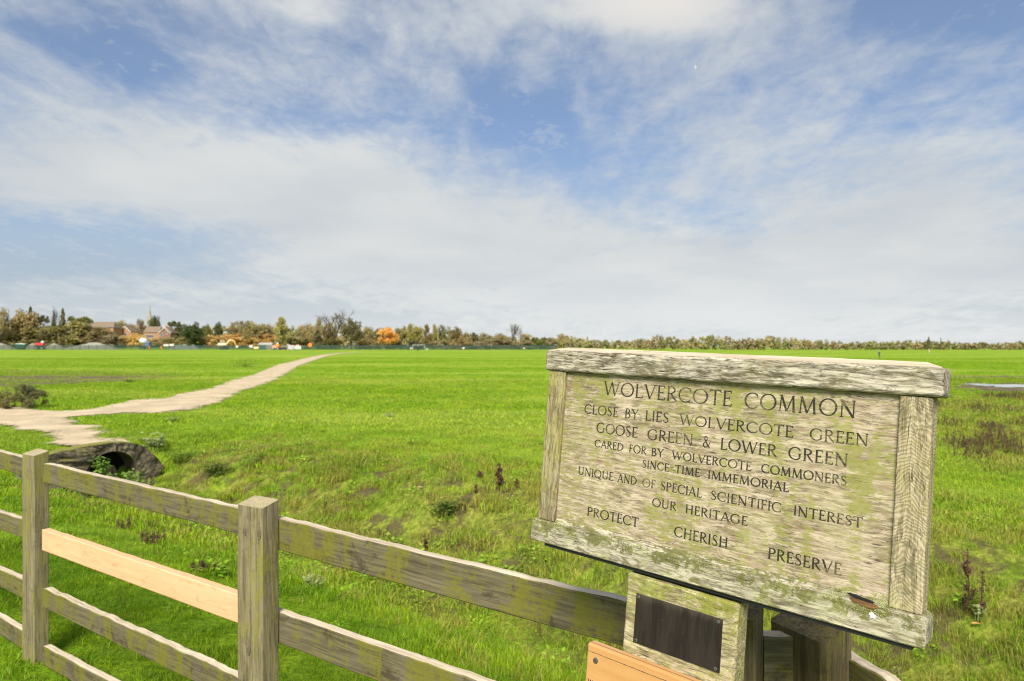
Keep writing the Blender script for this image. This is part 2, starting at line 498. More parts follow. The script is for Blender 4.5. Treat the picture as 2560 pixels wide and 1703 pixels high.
def ground_material():
    m, nt, bs, out = new_mat('meadow ground')
    pos = nt.new('ShaderNodeNewGeometry').outputs['Position']
    p2 = nt.vmath('MULTIPLY', pos, (1, 1, 0))
    at_ = nt.new('ShaderNodeAttribute'); at_.attribute_name = 'mask'
    mr, mg, mb = nt.sep(at_.outputs['Color'])
    grp = nt.new('ShaderNodeGroup'); grp.node_tree = TURF
    nt.set(grp.inputs[0], mg)
    c = grp.outputs[0]
    fine = nt.noise(p2, 22, 6, .7)
    blades = nt.noise(nt.scale(p2, (1, .45, 1)), 60, 4, .7)
    c = nt.mix(nt.maprange(fine, .35, .68, 0, .62), c, (.035, .080, .005))
    c = nt.mix(nt.math('MULTIPLY', nt.maprange(nt.noise(p2, 9, 6, .72, .4), .42, .62), nt.maprange(mg, .15, .6, 0, .65)), c, (.065, .095, .010))
    c = nt.mix(nt.maprange(blades, .5, .75, 0, .35), c, (.26, .36, .03))
    soil = nt.math('MULTIPLY', nt.maprange(nt.noise(p2, 2.4, 6, .7, .3), .48, .60), nt.maprange(mg, .2, .6, 0, .9))
    c = nt.mix(soil, c, nt.mix(fine, (.055, .042, .020), (.17, .13, .065)))
    mudn = nt.noise(p2, 1.3, 6, .65, .3)
    mudc = nt.mix(nt.maprange(nt.noise(p2, 3.0, 6, .65), .35, .65), (.080, .064, .038), (.22, .18, .10))
    mm = nt.maprange(nt.math('ADD', mr, nt.math('MULTIPLY', nt.math('SUBTRACT', mudn, .5), 1.1)), .42, .62)
    mm = nt.math('MULTIPLY', mm, nt.maprange(mr, .02, .15))
    c = nt.mix(mm, c, mudc)
    wn = nt.noise(nt.scale(p2, (1, .6, 1)), 1.1, 7, .7, .4)
    wm = nt.math('MULTIPLY', nt.maprange(wn, .44, .58), nt.maprange(mb, .1, .7, 0, .9))
    c = nt.mix(wm, c, nt.mix(fine, (.05, .045, .02), (.16, .13, .05)))
    nt.l.new(c, bs.inputs['Base Color'])
    bs.inputs['Roughness'].default_value = .95
    bs.inputs['Specular IOR Level'].default_value = .1
    b = nt.new('ShaderNodeBump'); b.inputs['Strength'].default_value = .9; b.inputs['Distance'].default_value = .05
    nt.l.new(nt.math('ADD', fine, nt.math('MULTIPLY', nt.noise(p2, 5, 5, .65), 1.4)), b.inputs['Height'])
    nt.l.new(b.outputs[0], bs.inputs['Normal'])
    return m


def blade_material(name, rough_v, tint=(1, 1, 1), straw=0.0):
    m, nt, bs, out = new_mat(name)
    grp = nt.new('ShaderNodeGroup'); grp.node_tree = TURF
    grp.inputs[0].default_value = rough_v
    a = nt.new('ShaderNodeAttribute'); a.attribute_name = 'tint'
    c = nt.mix(1.0, grp.outputs[0], a.outputs['Color'], 'MULTIPLY')
    c = nt.mix(1.0, c, tint, 'MULTIPLY')
    sa = nt.new('ShaderNodeAttribute'); sa.attribute_name = 'dry'
    c = nt.mix(sa.outputs['Fac'], c, (.36, .29, .10))
    nt.l.new(c, bs.inputs['Base Color'])
    bs.inputs['Roughness'].default_value = .55
    bs.inputs['Specular IOR Level'].default_value = .25
    tr = nt.new('ShaderNodeBsdfTranslucent'); nt.l.new(c, tr.inputs['Color'])
    mx = nt.new('ShaderNodeMixShader'); mx.inputs[0].default_value = .35
    nt.l.new(bs.outputs[0], mx.inputs[1]); nt.l.new(tr.outputs[0], mx.inputs[2])
    nt.l.new(mx.outputs[0], out.inputs[0])
    return m


def leaf_material(name, col, col2=None, trans=.3, objcol=False):
    m, nt, bs, out = new_mat(name)
    pos = nt.new('ShaderNodeNewGeometry').outputs['Position']
    n = nt.noise(pos, .55 if objcol else 14, 5, .65)
    if objcol:
        oc = nt.new('ShaderNodeObjectInfo').outputs['Color']
        c = nt.mix(nt.maprange(n, .3, .7), nt.mix(1.0, oc, (.95, .95, .97), 'MULTIPLY'), nt.mix(1.0, oc, (1.40, 1.36, 1.25), 'MULTIPLY'))
    else:
        c = nt.mix(nt.maprange(n, .3, .7), col, col2 or tuple(q * 1.5 for q in col))
    nt.l.new(c, bs.inputs['Base Color'])
    bs.inputs['Roughness'].default_value = .7
    bs.inputs['Specular IOR Level'].default_value = .2
    tr = nt.new('ShaderNodeBsdfTranslucent'); nt.l.new(c, tr.inputs['Color'])
    mx = nt.new('ShaderNodeMixShader'); mx.inputs[0].default_value = trans
    nt.l.new(bs.outputs[0], mx.inputs[1]); nt.l.new(tr.outputs[0], mx.inputs[2])
    nt.l.new(mx.outputs[0], out.inputs[0])
    return m


# ------------------------------------------------------------------ ground sheet
def build_ground():
    ys = np.concatenate([np.linspace(-7, 1.0, 22)[:-1], np.geomspace(1.0, 90, 400), np.geomspace(90, 5000, 90)[1:]])
    tt = np.linspace(-1, 1, 460)
    tt = np.sign(tt) * (np.abs(tt) * .62 + np.abs(tt) ** 3 * 1.1)
    Yg, T = np.meshgrid(ys, tt, indexing='ij')
    X = T * (np.maximum(Yg, 0) + 5.5)
    Z = zg(X, Yg)
    # keep the sheet below the water
    wat = np.clip(1.6 * soft_in(WATER_POLY, X, Yg, .9), 0, 1); Z = np.where(wat > 0, np.minimum(Z, .02), Z)
    Z = Z * (1 - wat) + (-.035) * wat
    msk = np.zeros(X.shape + (3,))
    msk[..., 0] = np.maximum(soft_in(MUD_POLY, X, Yg, 2.0), .8 * soft_in(WET_POLY, X, Yg, 2.5))
    dr = soft_in(PATH_POLY, X, Yg, .5); msk[..., 0] = np.maximum(msk[..., 0], .45 * dr); msk[..., 0] = np.maximum(msk[..., 0], soft_in(SHORE_POLY, X, Yg, .8))
    s, p = fence_sp(X, Yg)
    rg = np.exp(-((p - 4.8) / 1.9) ** 2) * (1 - sstep(9.3, 9.8, s)) * .85
    rg = np.maximum(rg, .95 * soft_in(STRAW_POLY, X, Yg, 2.5))
    rg = np.maximum(rg, .5 * soft_in(MARSH_POLY, X, Yg, 1.2))
    msk[..., 1] = rg
    msk[..., 2] = soft_in(MARSH_POLY, X, Yg, 1.6)
    ny, nx = X.shape
    idx = np.arange(ny * nx).reshape(ny, nx)
    faces = np.stack([idx[:-1, :-1], idx[:-1, 1:], idx[1:, 1:], idx[1:, :-1]], -1).reshape(-1, 4)
    me = mesh_np('ground', np.stack([X, Yg, Z], -1).reshape(-1, 3), faces, ground_material(), True, {'mask': msk.reshape(-1, 3)})
    o = obj('ground', me, None)
    tag(o, 'flat green meadow of the common with a shallow ditch behind the fence', 'ground', kind='structure')


build_ground()


# ------------------------------------------------------------------ path, puddle
def path_material():
    m, nt, bs, out = new_mat('trodden gravel')
    pos = nt.new('ShaderNodeNewGeometry').outputs['Position']
    p2 = nt.vmath('MULTIPLY', pos, (1, 1, 0))
    n1 = nt.noise(p2, 1.1, 6, .62, .3); n2 = nt.noise(p2, 14, 5, .7); n3 = nt.noise(nt.scale(p2, (.4, 1, 1)), .5, 4, .6)
    c = nt.mix(nt.maprange(n1, .3, .7), (.34, .26, .145), (.57, .445, .27))
    c = nt.mix(nt.maprange(n2, .35, .7, 0, .45), c, (.64, .55, .42))
    c = nt.mix(nt.maprange(n3, .5, .7, 0, .5), c, (.40, .31, .21))
    c = nt.mix(nt.maprange(nt.noise(p2, 2.6, 6, .7), .60, .70, 0, .5), c, (.13, .17, .02))
    nt.l.new(c, bs.inputs['Base Color']); bs.inputs['Roughness'].default_value = .95
    b = nt.new('ShaderNodeBump'); b.inputs['Strength'].default_value = .6; b.inputs['Distance'].default_value = .02
    nt.l.new(n2, b.inputs['Height']); nt.l.new(b.outputs[0], bs.inputs['Normal'])
    e = nt.new('ShaderNodeAttribute'); e.attribute_name = 'inner'
    en = nt.math('ADD', nt.math('MULTIPLY', nt.noise(p2, 1.1, 5, .6), .5), nt.math('MULTIPLY', nt.noise(p2, 5.5, 5, .7), .5))
    keep = nt.maprange(nt.math('ADD', e.outputs['Fac'], nt.math('MULTIPLY', nt.math('SUBTRACT', en, .5), 1.7)), .20, .42)
    tr = nt.new('ShaderNodeBsdfTransparent'); mx = nt.new('ShaderNodeMixShader')
    nt.l.new(keep, mx.inputs[0]); nt.l.new(tr.outputs[0], mx.inputs[1]); nt.l.new(bs.outputs[0], mx.inputs[2]); nt.l.new(mx.outputs[0], out.inputs[0])
    return m


def build_path():
    mat = path_material()
    def resample(poly, n):
        P = np.array(poly, float)
        # smooth resample by depth-weighted length in picture space
        d = np.r_[0, np.cumsum(np.hypot(*np.diff(P, axis=0).T))]
        t = np.linspace(0, d[-1], n)
        return np.stack([np.interp(t, d, P[:, 0]), np.interp(t, d, P[:, 1])], 1)
    n, k = 260, 18
    U = resample(PATH_UP, n); L = resample(PATH_LO, n)
    U = np.array([flat_at(*q) for q in U]); L = np.array([flat_at(*q) for q in L])
    w = np.linspace(-.12, 1.12, k)
    P = U[:, None, :] * (1 - w)[None, :, None] + L[:, None, :] * w[None, :, None]
    inner = np.minimum(w + .12, 1.12 - w) / .62 * 1.25
    inner = np.repeat(inner[None, :], n, 0) * (1 - .62 * sstep(.80, .97, np.linspace(0, 1, n)))[:, None]
    X, Y = P[..., 0], P[..., 1]
    Z = zg(X, Y) + .022
    idx = np.arange(n * k).reshape(n, k)
    fc = np.stack([idx[:-1, :-1], idx[1:, :-1], idx[1:, 1:], idx[:-1, 1:]], -1).reshape(-1, 4)
    V = np.stack([X, Y, Z], -1).reshape(-1, 3); I = inner.ravel()
    # the spur that runs down to the culvert
    B = np.array(BR_POLY); x0, y0 = B.min(0) - .5; x1, y1 = B.max(0) + .5
    gx = np.arange(x0, x1, .09); gy = np.arange(y0, y1, .09)
    GX, GY = np.meshgrid(gx, gy, indexing='ij')
    s, p = fence_sp(GX, GY)
    m = np.zeros(GX.shape)
    for a in range(12):
        rr = .42 * math.sqrt((a + .5) / 12)
        m += inpoly(GX + rr * math.cos(a * 2.4), GY + rr * math.sin(a * 2.4), BR_POLY)
    m /= 12
    m = np.where((s < WALL_S + .1), 0, m)
    GZ = zg(GX, GY) + .034
    id2 = np.arange(GX.size).reshape(GX.shape) + len(V)
    f2 = np.stack([id2[:-1, :-1], id2[1:, :-1], id2[1:, 1:], id2[:-1, 1:]], -1).reshape(-1, 4)
    mm = np.maximum.reduce([m[:-1, :-1], m[1:, :-1], m[1:, 1:], m[:-1, 1:]]).ravel()
    f2 = f2[mm > .02]
    V = np.r_[V, np.stack([GX, GY, GZ], -1).reshape(-1, 3)]; I = np.r_[I, m.ravel() * .62]
    me = mesh_np('path', V, np.r_[fc, f2], mat, True, {'inner': I})
    tag(obj('path', me, None), 'pale trodden gravel path curving away across the meadow', 'path', kind='structure')


build_path()


def build_water():
    m, nt, bs, out = new_mat('standing water')
    bs.inputs['Base Color'].default_value = (1.0, .97, .93, 1); bs.inputs['Metallic'].default_value = .9; bs.inputs['Roughness'].default_value = .06; bs.inputs['IOR'].default_value = 1.33
    bs.inputs['Specular IOR Level'].default_value = .9
    pos = nt.new('ShaderNodeNewGeometry').outputs['Position']
    bs.inputs['Roughness'].default_value = .03
    bm = bmesh.new()
    n = 6
    P = []
    for i in range(len(WATER_POLY)):
        a = np.array(WATER_POLY[i]); c = np.array(WATER_POLY[(i + 1) % len(WATER_POLY)])
        for k in range(n): P.append(a + (c - a) * k / n + np.array((random.uniform(-.4, .4), random.uniform(-.22, .22))))
    vs = [bm.verts.new((p[0], p[1], -.012)) for p in P]
    f = bm.faces.new(vs)
    if f.normal.z < 0: f.normal_flip()
    tag(obj('water', bm, m), 'long pale strip of standing water on the right of the meadow', 'water', kind='structure')


build_water()

# ------------------------------------------------------------------ grass
def tuft(name, n, r, h0, h1, w, lean, mat, dry=.1, seed=0):
    g = np.random.default_rng(seed)
    a = g.random(n) * 6.283; rad = r * np.sqrt(g.random(n))
    bx, by = rad * np.cos(a), rad * np.sin(a)
    h = g.uniform(h0, h1, n); ang = g.random(n) * 6.283; ln = g.uniform(.15, 1, n) * lean * h
    ww = w * g.uniform(.6, 1.25, n)
    th = g.random(n) * 6.283
    sx, sy = np.cos(th) * ww / 2, np.sin(th) * ww / 2
    lx, ly = np.cos(ang) * ln, np.sin(ang) * ln
    z0 = -.02 * np.ones(n)
    v = np.stack([
        np.stack([bx - sx, by - sy, z0], 1), np.stack([bx + sx, by + sy, z0], 1),
        np.stack([bx + lx * .35 + sx * .85, by + ly * .35 + sy * .85, h * .6], 1), np.stack([bx + lx * .35 - sx * .85, by + ly * .35 - sy * .85, h * .6], 1),
        np.stack([bx + lx + sx * .12, by + ly + sy * .12, h], 1), np.stack([bx + lx - sx * .12, by + ly - sy * .12, h], 1)], 1).reshape(-1, 3)
    i = np.arange(n)[:, None] * 6
    f = np.concatenate([i + np.array([[0, 1, 2, 3]]), i + np.array([[3, 2, 4, 5]])], 0)
    tint = np.repeat(g.uniform(.72, 1.35, (n, 1)) * np.c_[g.uniform(.85, 1.2, n), np.ones(n), g.uniform(.7, 1.2, n)], 6, 0)
    dr = np.repeat((g.random(n) < dry) * g.uniform(.4, 1, n), 6)
    me = mesh_np(name, v, f, mat, False, {'tint': tint, 'dry': dr})
    return bpy.data.objects.new(name, me)


def rosette(name, n, r, leaf, mat, seed=0):
    """a low plant of broad leaves (clover, nettle, plantain)"""
    g = np.random.default_rng(seed); V = []; Fc = []; T = []
    for i in range(n):
        a = g.random() * 6.283; rr = r * math.sqrt(g.random()); z = g.uniform(.02, .11)
        L = leaf * g.uniform(.6, 1.2); W = L * g.uniform(.5, .75); el = g.uniform(-.2, .7)
        d = np.array((math.cos(a) * math.cos(el), math.sin(a) * math.cos(el), math.sin(el))); sdv = np.array((-math.sin(a), math.cos(a), 0))
        b = np.array((rr * math.cos(a), rr * math.sin(a), z))
        k = len(V)
        V += [b, b + d * L * .45 + sdv * W / 2, b + d * L, b + d * L * .45 - sdv * W / 2]
        Fc.append((k, k + 1, k + 2, k + 3)); t = g.uniform(.7, 1.4); T += [(t, t, t)] * 4
    me = mesh_np(name, np.array(V), np.array(Fc), mat, False, {'tint': np.array(T), 'dry': np.zeros(len(V))})
    return bpy.data.objects.new(name, me)


def gn_scatter(name, pts, rot, scl, kind, sources, label, cat):
    col = bpy.data.collections.new(name + ' sources')
    for i, s in enumerate(sources):
        s.name = '%s_%02d' % (name, i); col.objects.link(s)
    me = bpy.data.meshes.new(name)
    me.vertices.add(len(pts)); me.vertices.foreach_set('co', np.asarray(pts, np.float32).ravel())
    for nm, ty, arr in (('rot', 'FLOAT', rot), ('scl', 'FLOAT', scl)):
        a = me.attributes.new(nm, ty, 'POINT'); a.data.foreach_set('value', np.asarray(arr, np.float32))
    a = me.attributes.new('kindx', 'INT', 'POINT'); a.data.foreach_set('value', np.asarray(kind, np.int32))
    o = bpy.data.objects.new(name, me); COL.objects.link(o)
    t = bpy.data.node_groups.new(name + ' scatter', 'GeometryNodeTree')
    t.interface.new_socket('Geometry', in_out='INPUT', socket_type='NodeSocketGeometry')
    t.interface.new_socket('Geometry', in_out='OUTPUT', socket_type='NodeSocketGeometry')
    nt = NT(t)
    gi = nt.new('NodeGroupInput'); go = nt.new('NodeGroupOutput')
    ci = nt.new('GeometryNodeCollectionInfo', transform_space='ORIGINAL')
    ci.inputs['Collection'].default_value = col
    ci.inputs['Separate Children'].default_value = True
    ci.inputs['Reset Children'].default_value = True
    ip = nt.new('GeometryNodeInstanceOnPoints')
    def named(nm, ty):
        q = nt.new('GeometryNodeInputNamedAttribute', data_type=ty); q.inputs['Name'].default_value = nm
        return next(x for x in q.outputs if x.enabled and x.name == 'Attribute')
    nt.l.new(gi.outputs[0], ip.inputs['Points']); nt.l.new(ci.outputs[0], ip.inputs['Instance'])
    ip.inputs['Pick Instance'].default_value = True
    nt.l.new(named('kindx', 'INT'), ip.inputs['Instance Index'])
    cx = nt.new('ShaderNodeCombineXYZ'); nt.l.new(named('rot', 'FLOAT'), cx.inputs[2])
    nt.l.new(cx.outputs[0], ip.inputs['Rotation'])
    nt.l.new(named('scl', 'FLOAT'), ip.inputs['Scale'])
    nt.l.new(ip.outputs[0], go.inputs[0])
    md = o.modifiers.new('scatter', 'NODES'); md.node_group = t
    tag(o, label, cat, kind='stuff')
    return o


def build_grass():
    g = np.random.default_rng(11)
    mb = blade_material('grass blades', .0)
    mr = blade_material('rough grass blades', .75, (.95, .95, .9))
    src = []
    for k in range(3): src.append(tuft('t', 64, .085, .018, .046, .0042, 1.1, mb, .07, 20 + k))          # 0-2 close turf
    for k in range(2): src.append(tuft('t', 54, .085, .025, .080, .0045, 1.2, mr, .32, 30 + k))             # 3-4 rough
    for k in range(2): src.append(tuft('t', 84, .18, .016, .045, .0075, 1.1, mb, .06, 40 + k))             # 5-6 middle
    for k in range(2): src.append(tuft('t', 80, .16, .025, .075, .0075, 1.1, mr, .30, 50 + k))               # 7-8 middle rough
    for k in range(2): src.append(tuft('t', 90, .42, .015, .048, .016, 1.1, mb, .05, 60 + k))               # 9-10 far
    src.append(tuft('t', 90, .40, .025, .075, .016, 1.1, mr, .25, 70))                                       # 11 far rough
    src.append(tuft('t', 100, 1.1, .015, .045, .045, 1.1, mb, .05, 80))                                     # 12 very far
    rings = [(1.2, 6.0, 150), (6.0, 14, 52), (14, 36, 9), (36, 100, 1.5)]
    P, K, S = [], [], []
    for i, (a, b, den) in enumerate(rings):
        y = np.sqrt(g.uniform((a) ** 2, b ** 2, int(den * .92 * (b * b - a * a))))
        x = g.uniform(-.92, .92, len(y)) * (y + .35)
        s, p = fence_sp(x, y)
        rough = np.exp(-((p - 4.8) / 1.9) ** 2) * (1 - sstep(9.2, 9.8, s)) * .7 + .45 * inpoly(x, y, MARSH_POLY) + .9 * inpoly(x, y, STRAW_POLY)
        isr = g.random(len(y)) < rough
        clump = vnoise(x * 1.9, y * 1.9)
        keep = ~(soft_in(PATH_POLY, x, y, .12) > .4 + .6 * clump) & ~(inpoly(x, y, BR_POLY) & (g.random(len(y)) < .92)) & ~inpoly(x, y, SHORE_POLY)
        keep &= ~(inpoly(x, y, MUD_POLY) & (g.random(len(y)) < .72 + clump))
        keep &= ~((p - DITCH_P > -1.3) & (p - DITCH_P < .62) & (s > WALL_S - .10) & (s < WALL_S + .30))
        keep &= ~((np.abs(p - DITCH_P) < .55) & (s > WALL_S - .4) & (s < WALL_S + 1.0))
        bare = vnoise(x * 2.3 + 17, y * 2.3) + .6 * vnoise(x * 5.1, y * 5.1 + 4)
        keep &= ~((rough > .2) & (bare > .34))
        keep &= (g.random(len(y)) < .82 + 1.1 * clump) | (i > 1)
        x, y, isr, clump = x[keep], y[keep], isr[keep], clump[keep]
        n = len(x)
        lawn = [g.integers(0, 3, n), g.integers(5, 7, n), g.integers(9, 11, n), np.full(n, 12)][i]
        rg = [g.integers(3, 5, n), g.integers(7, 9, n), np.full(n, 11), np.full(n, 12)][i]
        K.append(np.where(isr, rg, lawn)); S.append(g.uniform(.7, 1.25, n) * (1 + .5 * clump) * (1 - .25 * (i == 3)))
        P.append(np.stack([x, y, zg(x, y)], 1))
    P = np.concatenate(P); K = np.concatenate(K); S = np.concatenate(S)
    gn_scatter('grass', P, g.random(len(P)) * 6.283, S, K, src, 'short bright green meadow grass with straw coloured rough tufts along the ditch', 'grass')
    # broad leaved low plants in the ditch
    mw = blade_material('broad leaves', .0, (1.05, 1.1, 1.6))
    src = [rosette('t', 26, .10, .045, mw, 1), rosette('t', 34, .13, .06, mw, 2), rosette('t', 20, .07, .03, mw, 3)]
    n = 1500
    y = np.sqrt(g.uniform(1.5 ** 2, 13 ** 2, n * 5)); x = g.uniform(-.95, .95, n * 5) * y
    s, p = fence_sp(x, y)
    pr = np.exp(-((p - 4.4) / 1.7) ** 2) * (.35 + 1.5 * np.maximum(vnoise(x * .9 + 9, y * .9), 0)) * (s < WALL_S - .3)
    k = g.random(n * 5) < pr * .55
    x, y = x[k], y[k]
    gn_scatter('ground_cover', np.stack([x, y, zg(x, y)], 1), g.random(len(x)) * 6.283, g.uniform(.5, 1.1, len(x)), g.integers(0, 3, len(x)), src,
               'patches of small broad leaved weeds in the rough ditch', 'weeds')


build_grass()

# ------------------------------------------------------------------ timber fence
M_POST = wood('weathered post', (.29, .245, .145), (.105, .085, .045), 'Z', 1.3, 1.15, alo=.45, algae=.6, algae_col=(.165, .160, .020), stain=.25, pore_amt=.55, bump=.6, freq=1.0, seed=1.0)
M_RAIL = wood('weathered rail', (.195, .165, .10), (.072, .060, .034), 'X', 1.2, 1.05, alo=.435, algae=.8, algae_col=(.120, .115, .012), stain=.75, stain_col=(.055, .042, .024), pore_amt=.4, bump=.45, freq=.8, seed=4.0)
M_TOPWOOD = wood('top lit bleached edge', (.68, .58, .43), (.36, .285, .19), 'X', .7, 1.0, algae=.12, pore_amt=.6, bump=.5, seed=2.0)  # light from above is put into this bleached colour of the top faces
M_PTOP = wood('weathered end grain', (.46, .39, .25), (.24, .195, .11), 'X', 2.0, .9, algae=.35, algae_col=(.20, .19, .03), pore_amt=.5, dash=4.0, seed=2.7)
M_NEW = wood('fresh sawn softwood', (.82, .465, .265), (.66, .355, .185), 'X', .45, .8, pore=(.45, .22, .08), pore_amt=.5, bump=.25, brown=.34, seed=8.0, freq=1.6)
M_DARK = wood('shade darkened post', (.19, .15, .08), (.060, .046, .022), 'Z', 1.3, 1.0, algae=.35, algae_col=(.15, .14, .014), stain=.3, pore_amt=.7, bump=.6, seed=6.0)  # darker than the other posts: the board's shade is put into the colour
M_KNOT = plain('knot', (.115, .085, .045), .85, .35, 150); M_KNOTD = plain('knot rim', (.185, .15, .085), .9, .3, 200)
M_HOLE = plain('bolt hole', (.01, .009, .008), .9)
M_STEEL = plain('galvanised screw', (.30, .31, .31), .45, .2, 60, .8)
M_RUST = plain('dark screw head', (.09, .085, .07), .6, .3, 200, .4)

fence = empty('wooden_fence', (-2.6, 3.7, 0), 0, 'weathered post and rail fence with one fresh orange rail along the ditch', 'fence')
finv = fence.matrix_basis.inverted() if False else Matrix.Translation((2.6, -3.7, 0))


def post_mesh(w1, w2, h, tilt=0.0, seed=0, bevel=.004, knots=()):
    """local: corner at origin, -X along the fence (w1), +Y away (w2); top slightly out of level"""
    bm = bmesh.new()
    nz = 26
    g = random.Random(seed)
    rings = []
    prof = [(0, 0), (-w1, 0), (-w1, w2), (0, w2)]
    pts = []
    for i in range(4):
        a = Vector(prof[i]); b = Vector(prof[(i + 1) % 4]); c = Vector(prof[i - 1])
        pts += [a + (c - a).normalized() * bevel, a + (b - a).normalized() * bevel]
        pts += [a.lerp(b, .35), a.lerp(b, .7)]
    for k in range(nz + 1):
        z = -.35 + (h + .35) * k / nz
        ring = []
        for j, q in enumerate(pts):
            dxy = .0022 * mnoise.noise(Vector((q.x * 30, q.y * 30 + seed, z * 5)))
            zz_ = z + (tilt * (q.x + w1 / 2) + .27 * q.y if k == nz else 0)
            ring.append(bm.verts.new((q.x + dxy, q.y + dxy, zz_)))
        rings.append(ring)
    n = len(pts)
    for A, B in zip(rings, rings[1:]):
        for j in range(n): bm.faces.new((A[j], B[j], B[(j + 1) % n], A[(j + 1) % n]))
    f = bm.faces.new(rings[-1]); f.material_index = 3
    bm.faces.new(rings[0][::-1])
    bmesh.ops.recalc_face_normals(bm, faces=bm.faces[:])
    for kx, kz, kr in knots:
        prev = None
        for q_, (rr, mi) in enumerate(((1.0, 1), (.72, 2), (.45, 1), (.0, 1))):
            if rr > 0:
                cur = []
                for t in range(18):
                    a = 2 * math.pi * t / 18; w = rr * (1 + .12 * mnoise.noise(Vector((math.cos(a) * 2, math.sin(a) * 2, kz * 9))))
                    cur.append(bm.verts.new((kx + kr * w * math.cos(a), -.0032 - .0002 * q_, kz + kr * 1.7 * w * math.sin(a))))
            else:
                cur = [bm.verts.new((kx, -.0038, kz))] * 18
            if prev:
                for t in range(18):
                    vs = [prev[t], prev[(t + 1) % 18]] + ([cur[(t + 1) % 18], cur[t]] if rr > 0 else [cur[0]])
                    fc = bm.faces.new(vs); fc.material_index = mi
                    fc.normal_update()
                    if fc.normal.y > 0: fc.normal_flip()
            prev = cur
    return bm


def fence_matrix(x, y, z=0, d=FD):
    ang = math.atan2(-d[1], -d[0])       # local +X runs along the fence to the right
    return finv @ Matrix.Translation((x, y, z)) @ Matrix.Rotation(ang, 4, 'Z')


def corner_from(px, Y): return ((px - CX) / F * Y, Y)


# front corners of the posts (depth from the top height 1.11 m)
P1 = corner_from(84.2, 3.666); P2 = corner_from(654.7, 2.474); P3 = corner_from(1888, 1.50)
for i, (pt, h) in enumerate(((P1, 1.11), (P2, 1.11), (P3, 1.094))):
    obj('fence_post', post_mesh(.147, .075, h, [0, .02, .05][i], i, knots=[(), ((-.102, 1.015, .010), (-.016, 1.02, .013), (-.078, .58, .011)), ()][i]), [M_POST, M_KNOT, M_KNOTD, M_PTOP] if i < 2 else [M_DARK, M_KNOT, M_KNOTD, M_DARK], fence, fence_matrix(*pt))
P0x = (P1[0] + FD[0] * 2.0, P1[1] + FD[1] * 2.0)
obj('fence_post', post_mesh(.147, .075, 1.10, 0, 9), [M_POST, M_KNOT, M_KNOTD, M_PTOP], fence, fence_matrix(*P0x))


def rail_mesh(L, h, t, seed, wob=.004, n=70, topmat=1, sag=0.0, bow=0.0):
    """local: from origin to +X, top front edge at z=0, thickness to +Y"""
    bm = bmesh.new()
    rings = []
    for k in range(n + 1):
        x = L * k / n
        zt = wob * (mnoise.noise(Vector((x * 3.1, seed, 0))) * 1.1 + .9 * mnoise.noise(Vector((x * 11, seed, 5))) + .6 * max(0, mnoise.noise(Vector((x * 27, seed, 9)))))
        zb = -h + wob * .6 * mnoise.noise(Vector((x * 3, seed, 20)))
        zb2 = -sag * math.sin(math.pi * k / n)
        b_ = bow * math.sin(math.pi * k / n)
        z2 = zt + wob * .5 * mnoise.noise(Vector((x * 14, seed, 33)))
        prof = [(0, zb + .004), (.003, zb), (t - .003, zb), (t, zb + .004), (t, z2 - .003), (t - .003, z2), (.003, zt), (0, zt - .003)]
        rings.append([bm.verts.new((x, y + b_, z + zb2)) for y, z in prof])
    for A, B in zip(rings, rings[1:]):
        for j in range(8):
            f = bm.faces.new((A[j], A[(j + 1) % 8], B[(j + 1) % 8], B[j]))
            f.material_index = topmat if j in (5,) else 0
            f.smooth = False
    bm.faces.new(rings[0]); bm.faces.new(rings[-1][::-1])
    bmesh.ops.recalc_face_normals(bm, faces=bm.faces[:])
    return bm


def rail(pa, za, pb, zb, h=.10, t=.038, seed=0, mat=None, wob=.004, label=None, sag=0.0):
    a = Vector((pa[0], pa[1], za)); b = Vector((pb[0], pb[1], zb))
    d = (b - a); L = d.length; X = d.normalized(); Yv = Vector((-X.y, X.x, 0)).normalized(); Z = X.cross(Yv)
    if Z.z < 0: Yv = -Yv; Z = X.cross(Yv)
    m = Matrix((X, Yv, Z)).transposed().to_4x4(); m.translation = a
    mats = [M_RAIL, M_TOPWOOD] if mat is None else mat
    o = obj('rail', rail_mesh(L, h, t, seed, wob), mats, fence, finv @ m)
    if label: o['label'] = label
    return o


def back(pt, along=0.0, off=.077):      # a point on the back plane of the posts
    return (pt[0] + FN[0] * off + FD[0] * along, pt[1] + FN[1] * off + FD[1] * along)


def zpix(pt, v): return EYE - (v - HV) / F * pt[1]


def rail_px(uA, vA, uB, vB, ext=(0, 0), **kw):
    """rail whose top edge is seen through two pixels, lying on the back plane of the posts"""
    out = []
    o = np.array(back(P2))
    for u, v in ((uA, vA), (uB, vB)):
        k = (u - CX) / F
        # o + s*FD with x = k*y
        s = (o[0] - k * o[1]) / (k * FD[1] - FD[0])
        p = o + s * FD
        out.append((p, EYE - (v - HV) / F * p[1]))
    (pa, za), (pb, zb) = out
    sl = (zb - za) / np.linalg.norm(pb - pa); dv = (pb - pa) / np.linalg.norm(pb - pa)
    pa2 = pa - dv * ext[0]; pb2 = pb + dv * ext[1]
    return rail(pa2, za - sl * ext[0], pb2, zb + sl * ext[1], **kw)


# bay left of the first post
for i, (va, vb) in enumerate(((1130, 1144), (1282, 1299), (1425, 1449), (1545, 1577))):
    rail_px(0, va, 53, vb, ext=(1.4, .07), seed=40 + i)
# bay between the two whole posts
rail_px(122, 1163, 592, 1271, ext=(.07, .07), seed=1)
rail_px(120, 1329, 592, 1487, ext=(.07, .07), seed=2, mat=[M_NEW, M_NEW], wob=.0025, h=.112, label='fresh pale orange softwood rail between weathered ones')
rail_px(122, 1479, 592, 1694, ext=(.07, .07), seed=3, wob=.007)
rail_px(122, 1624, 270, 1703, ext=(.07, .75), seed=4)
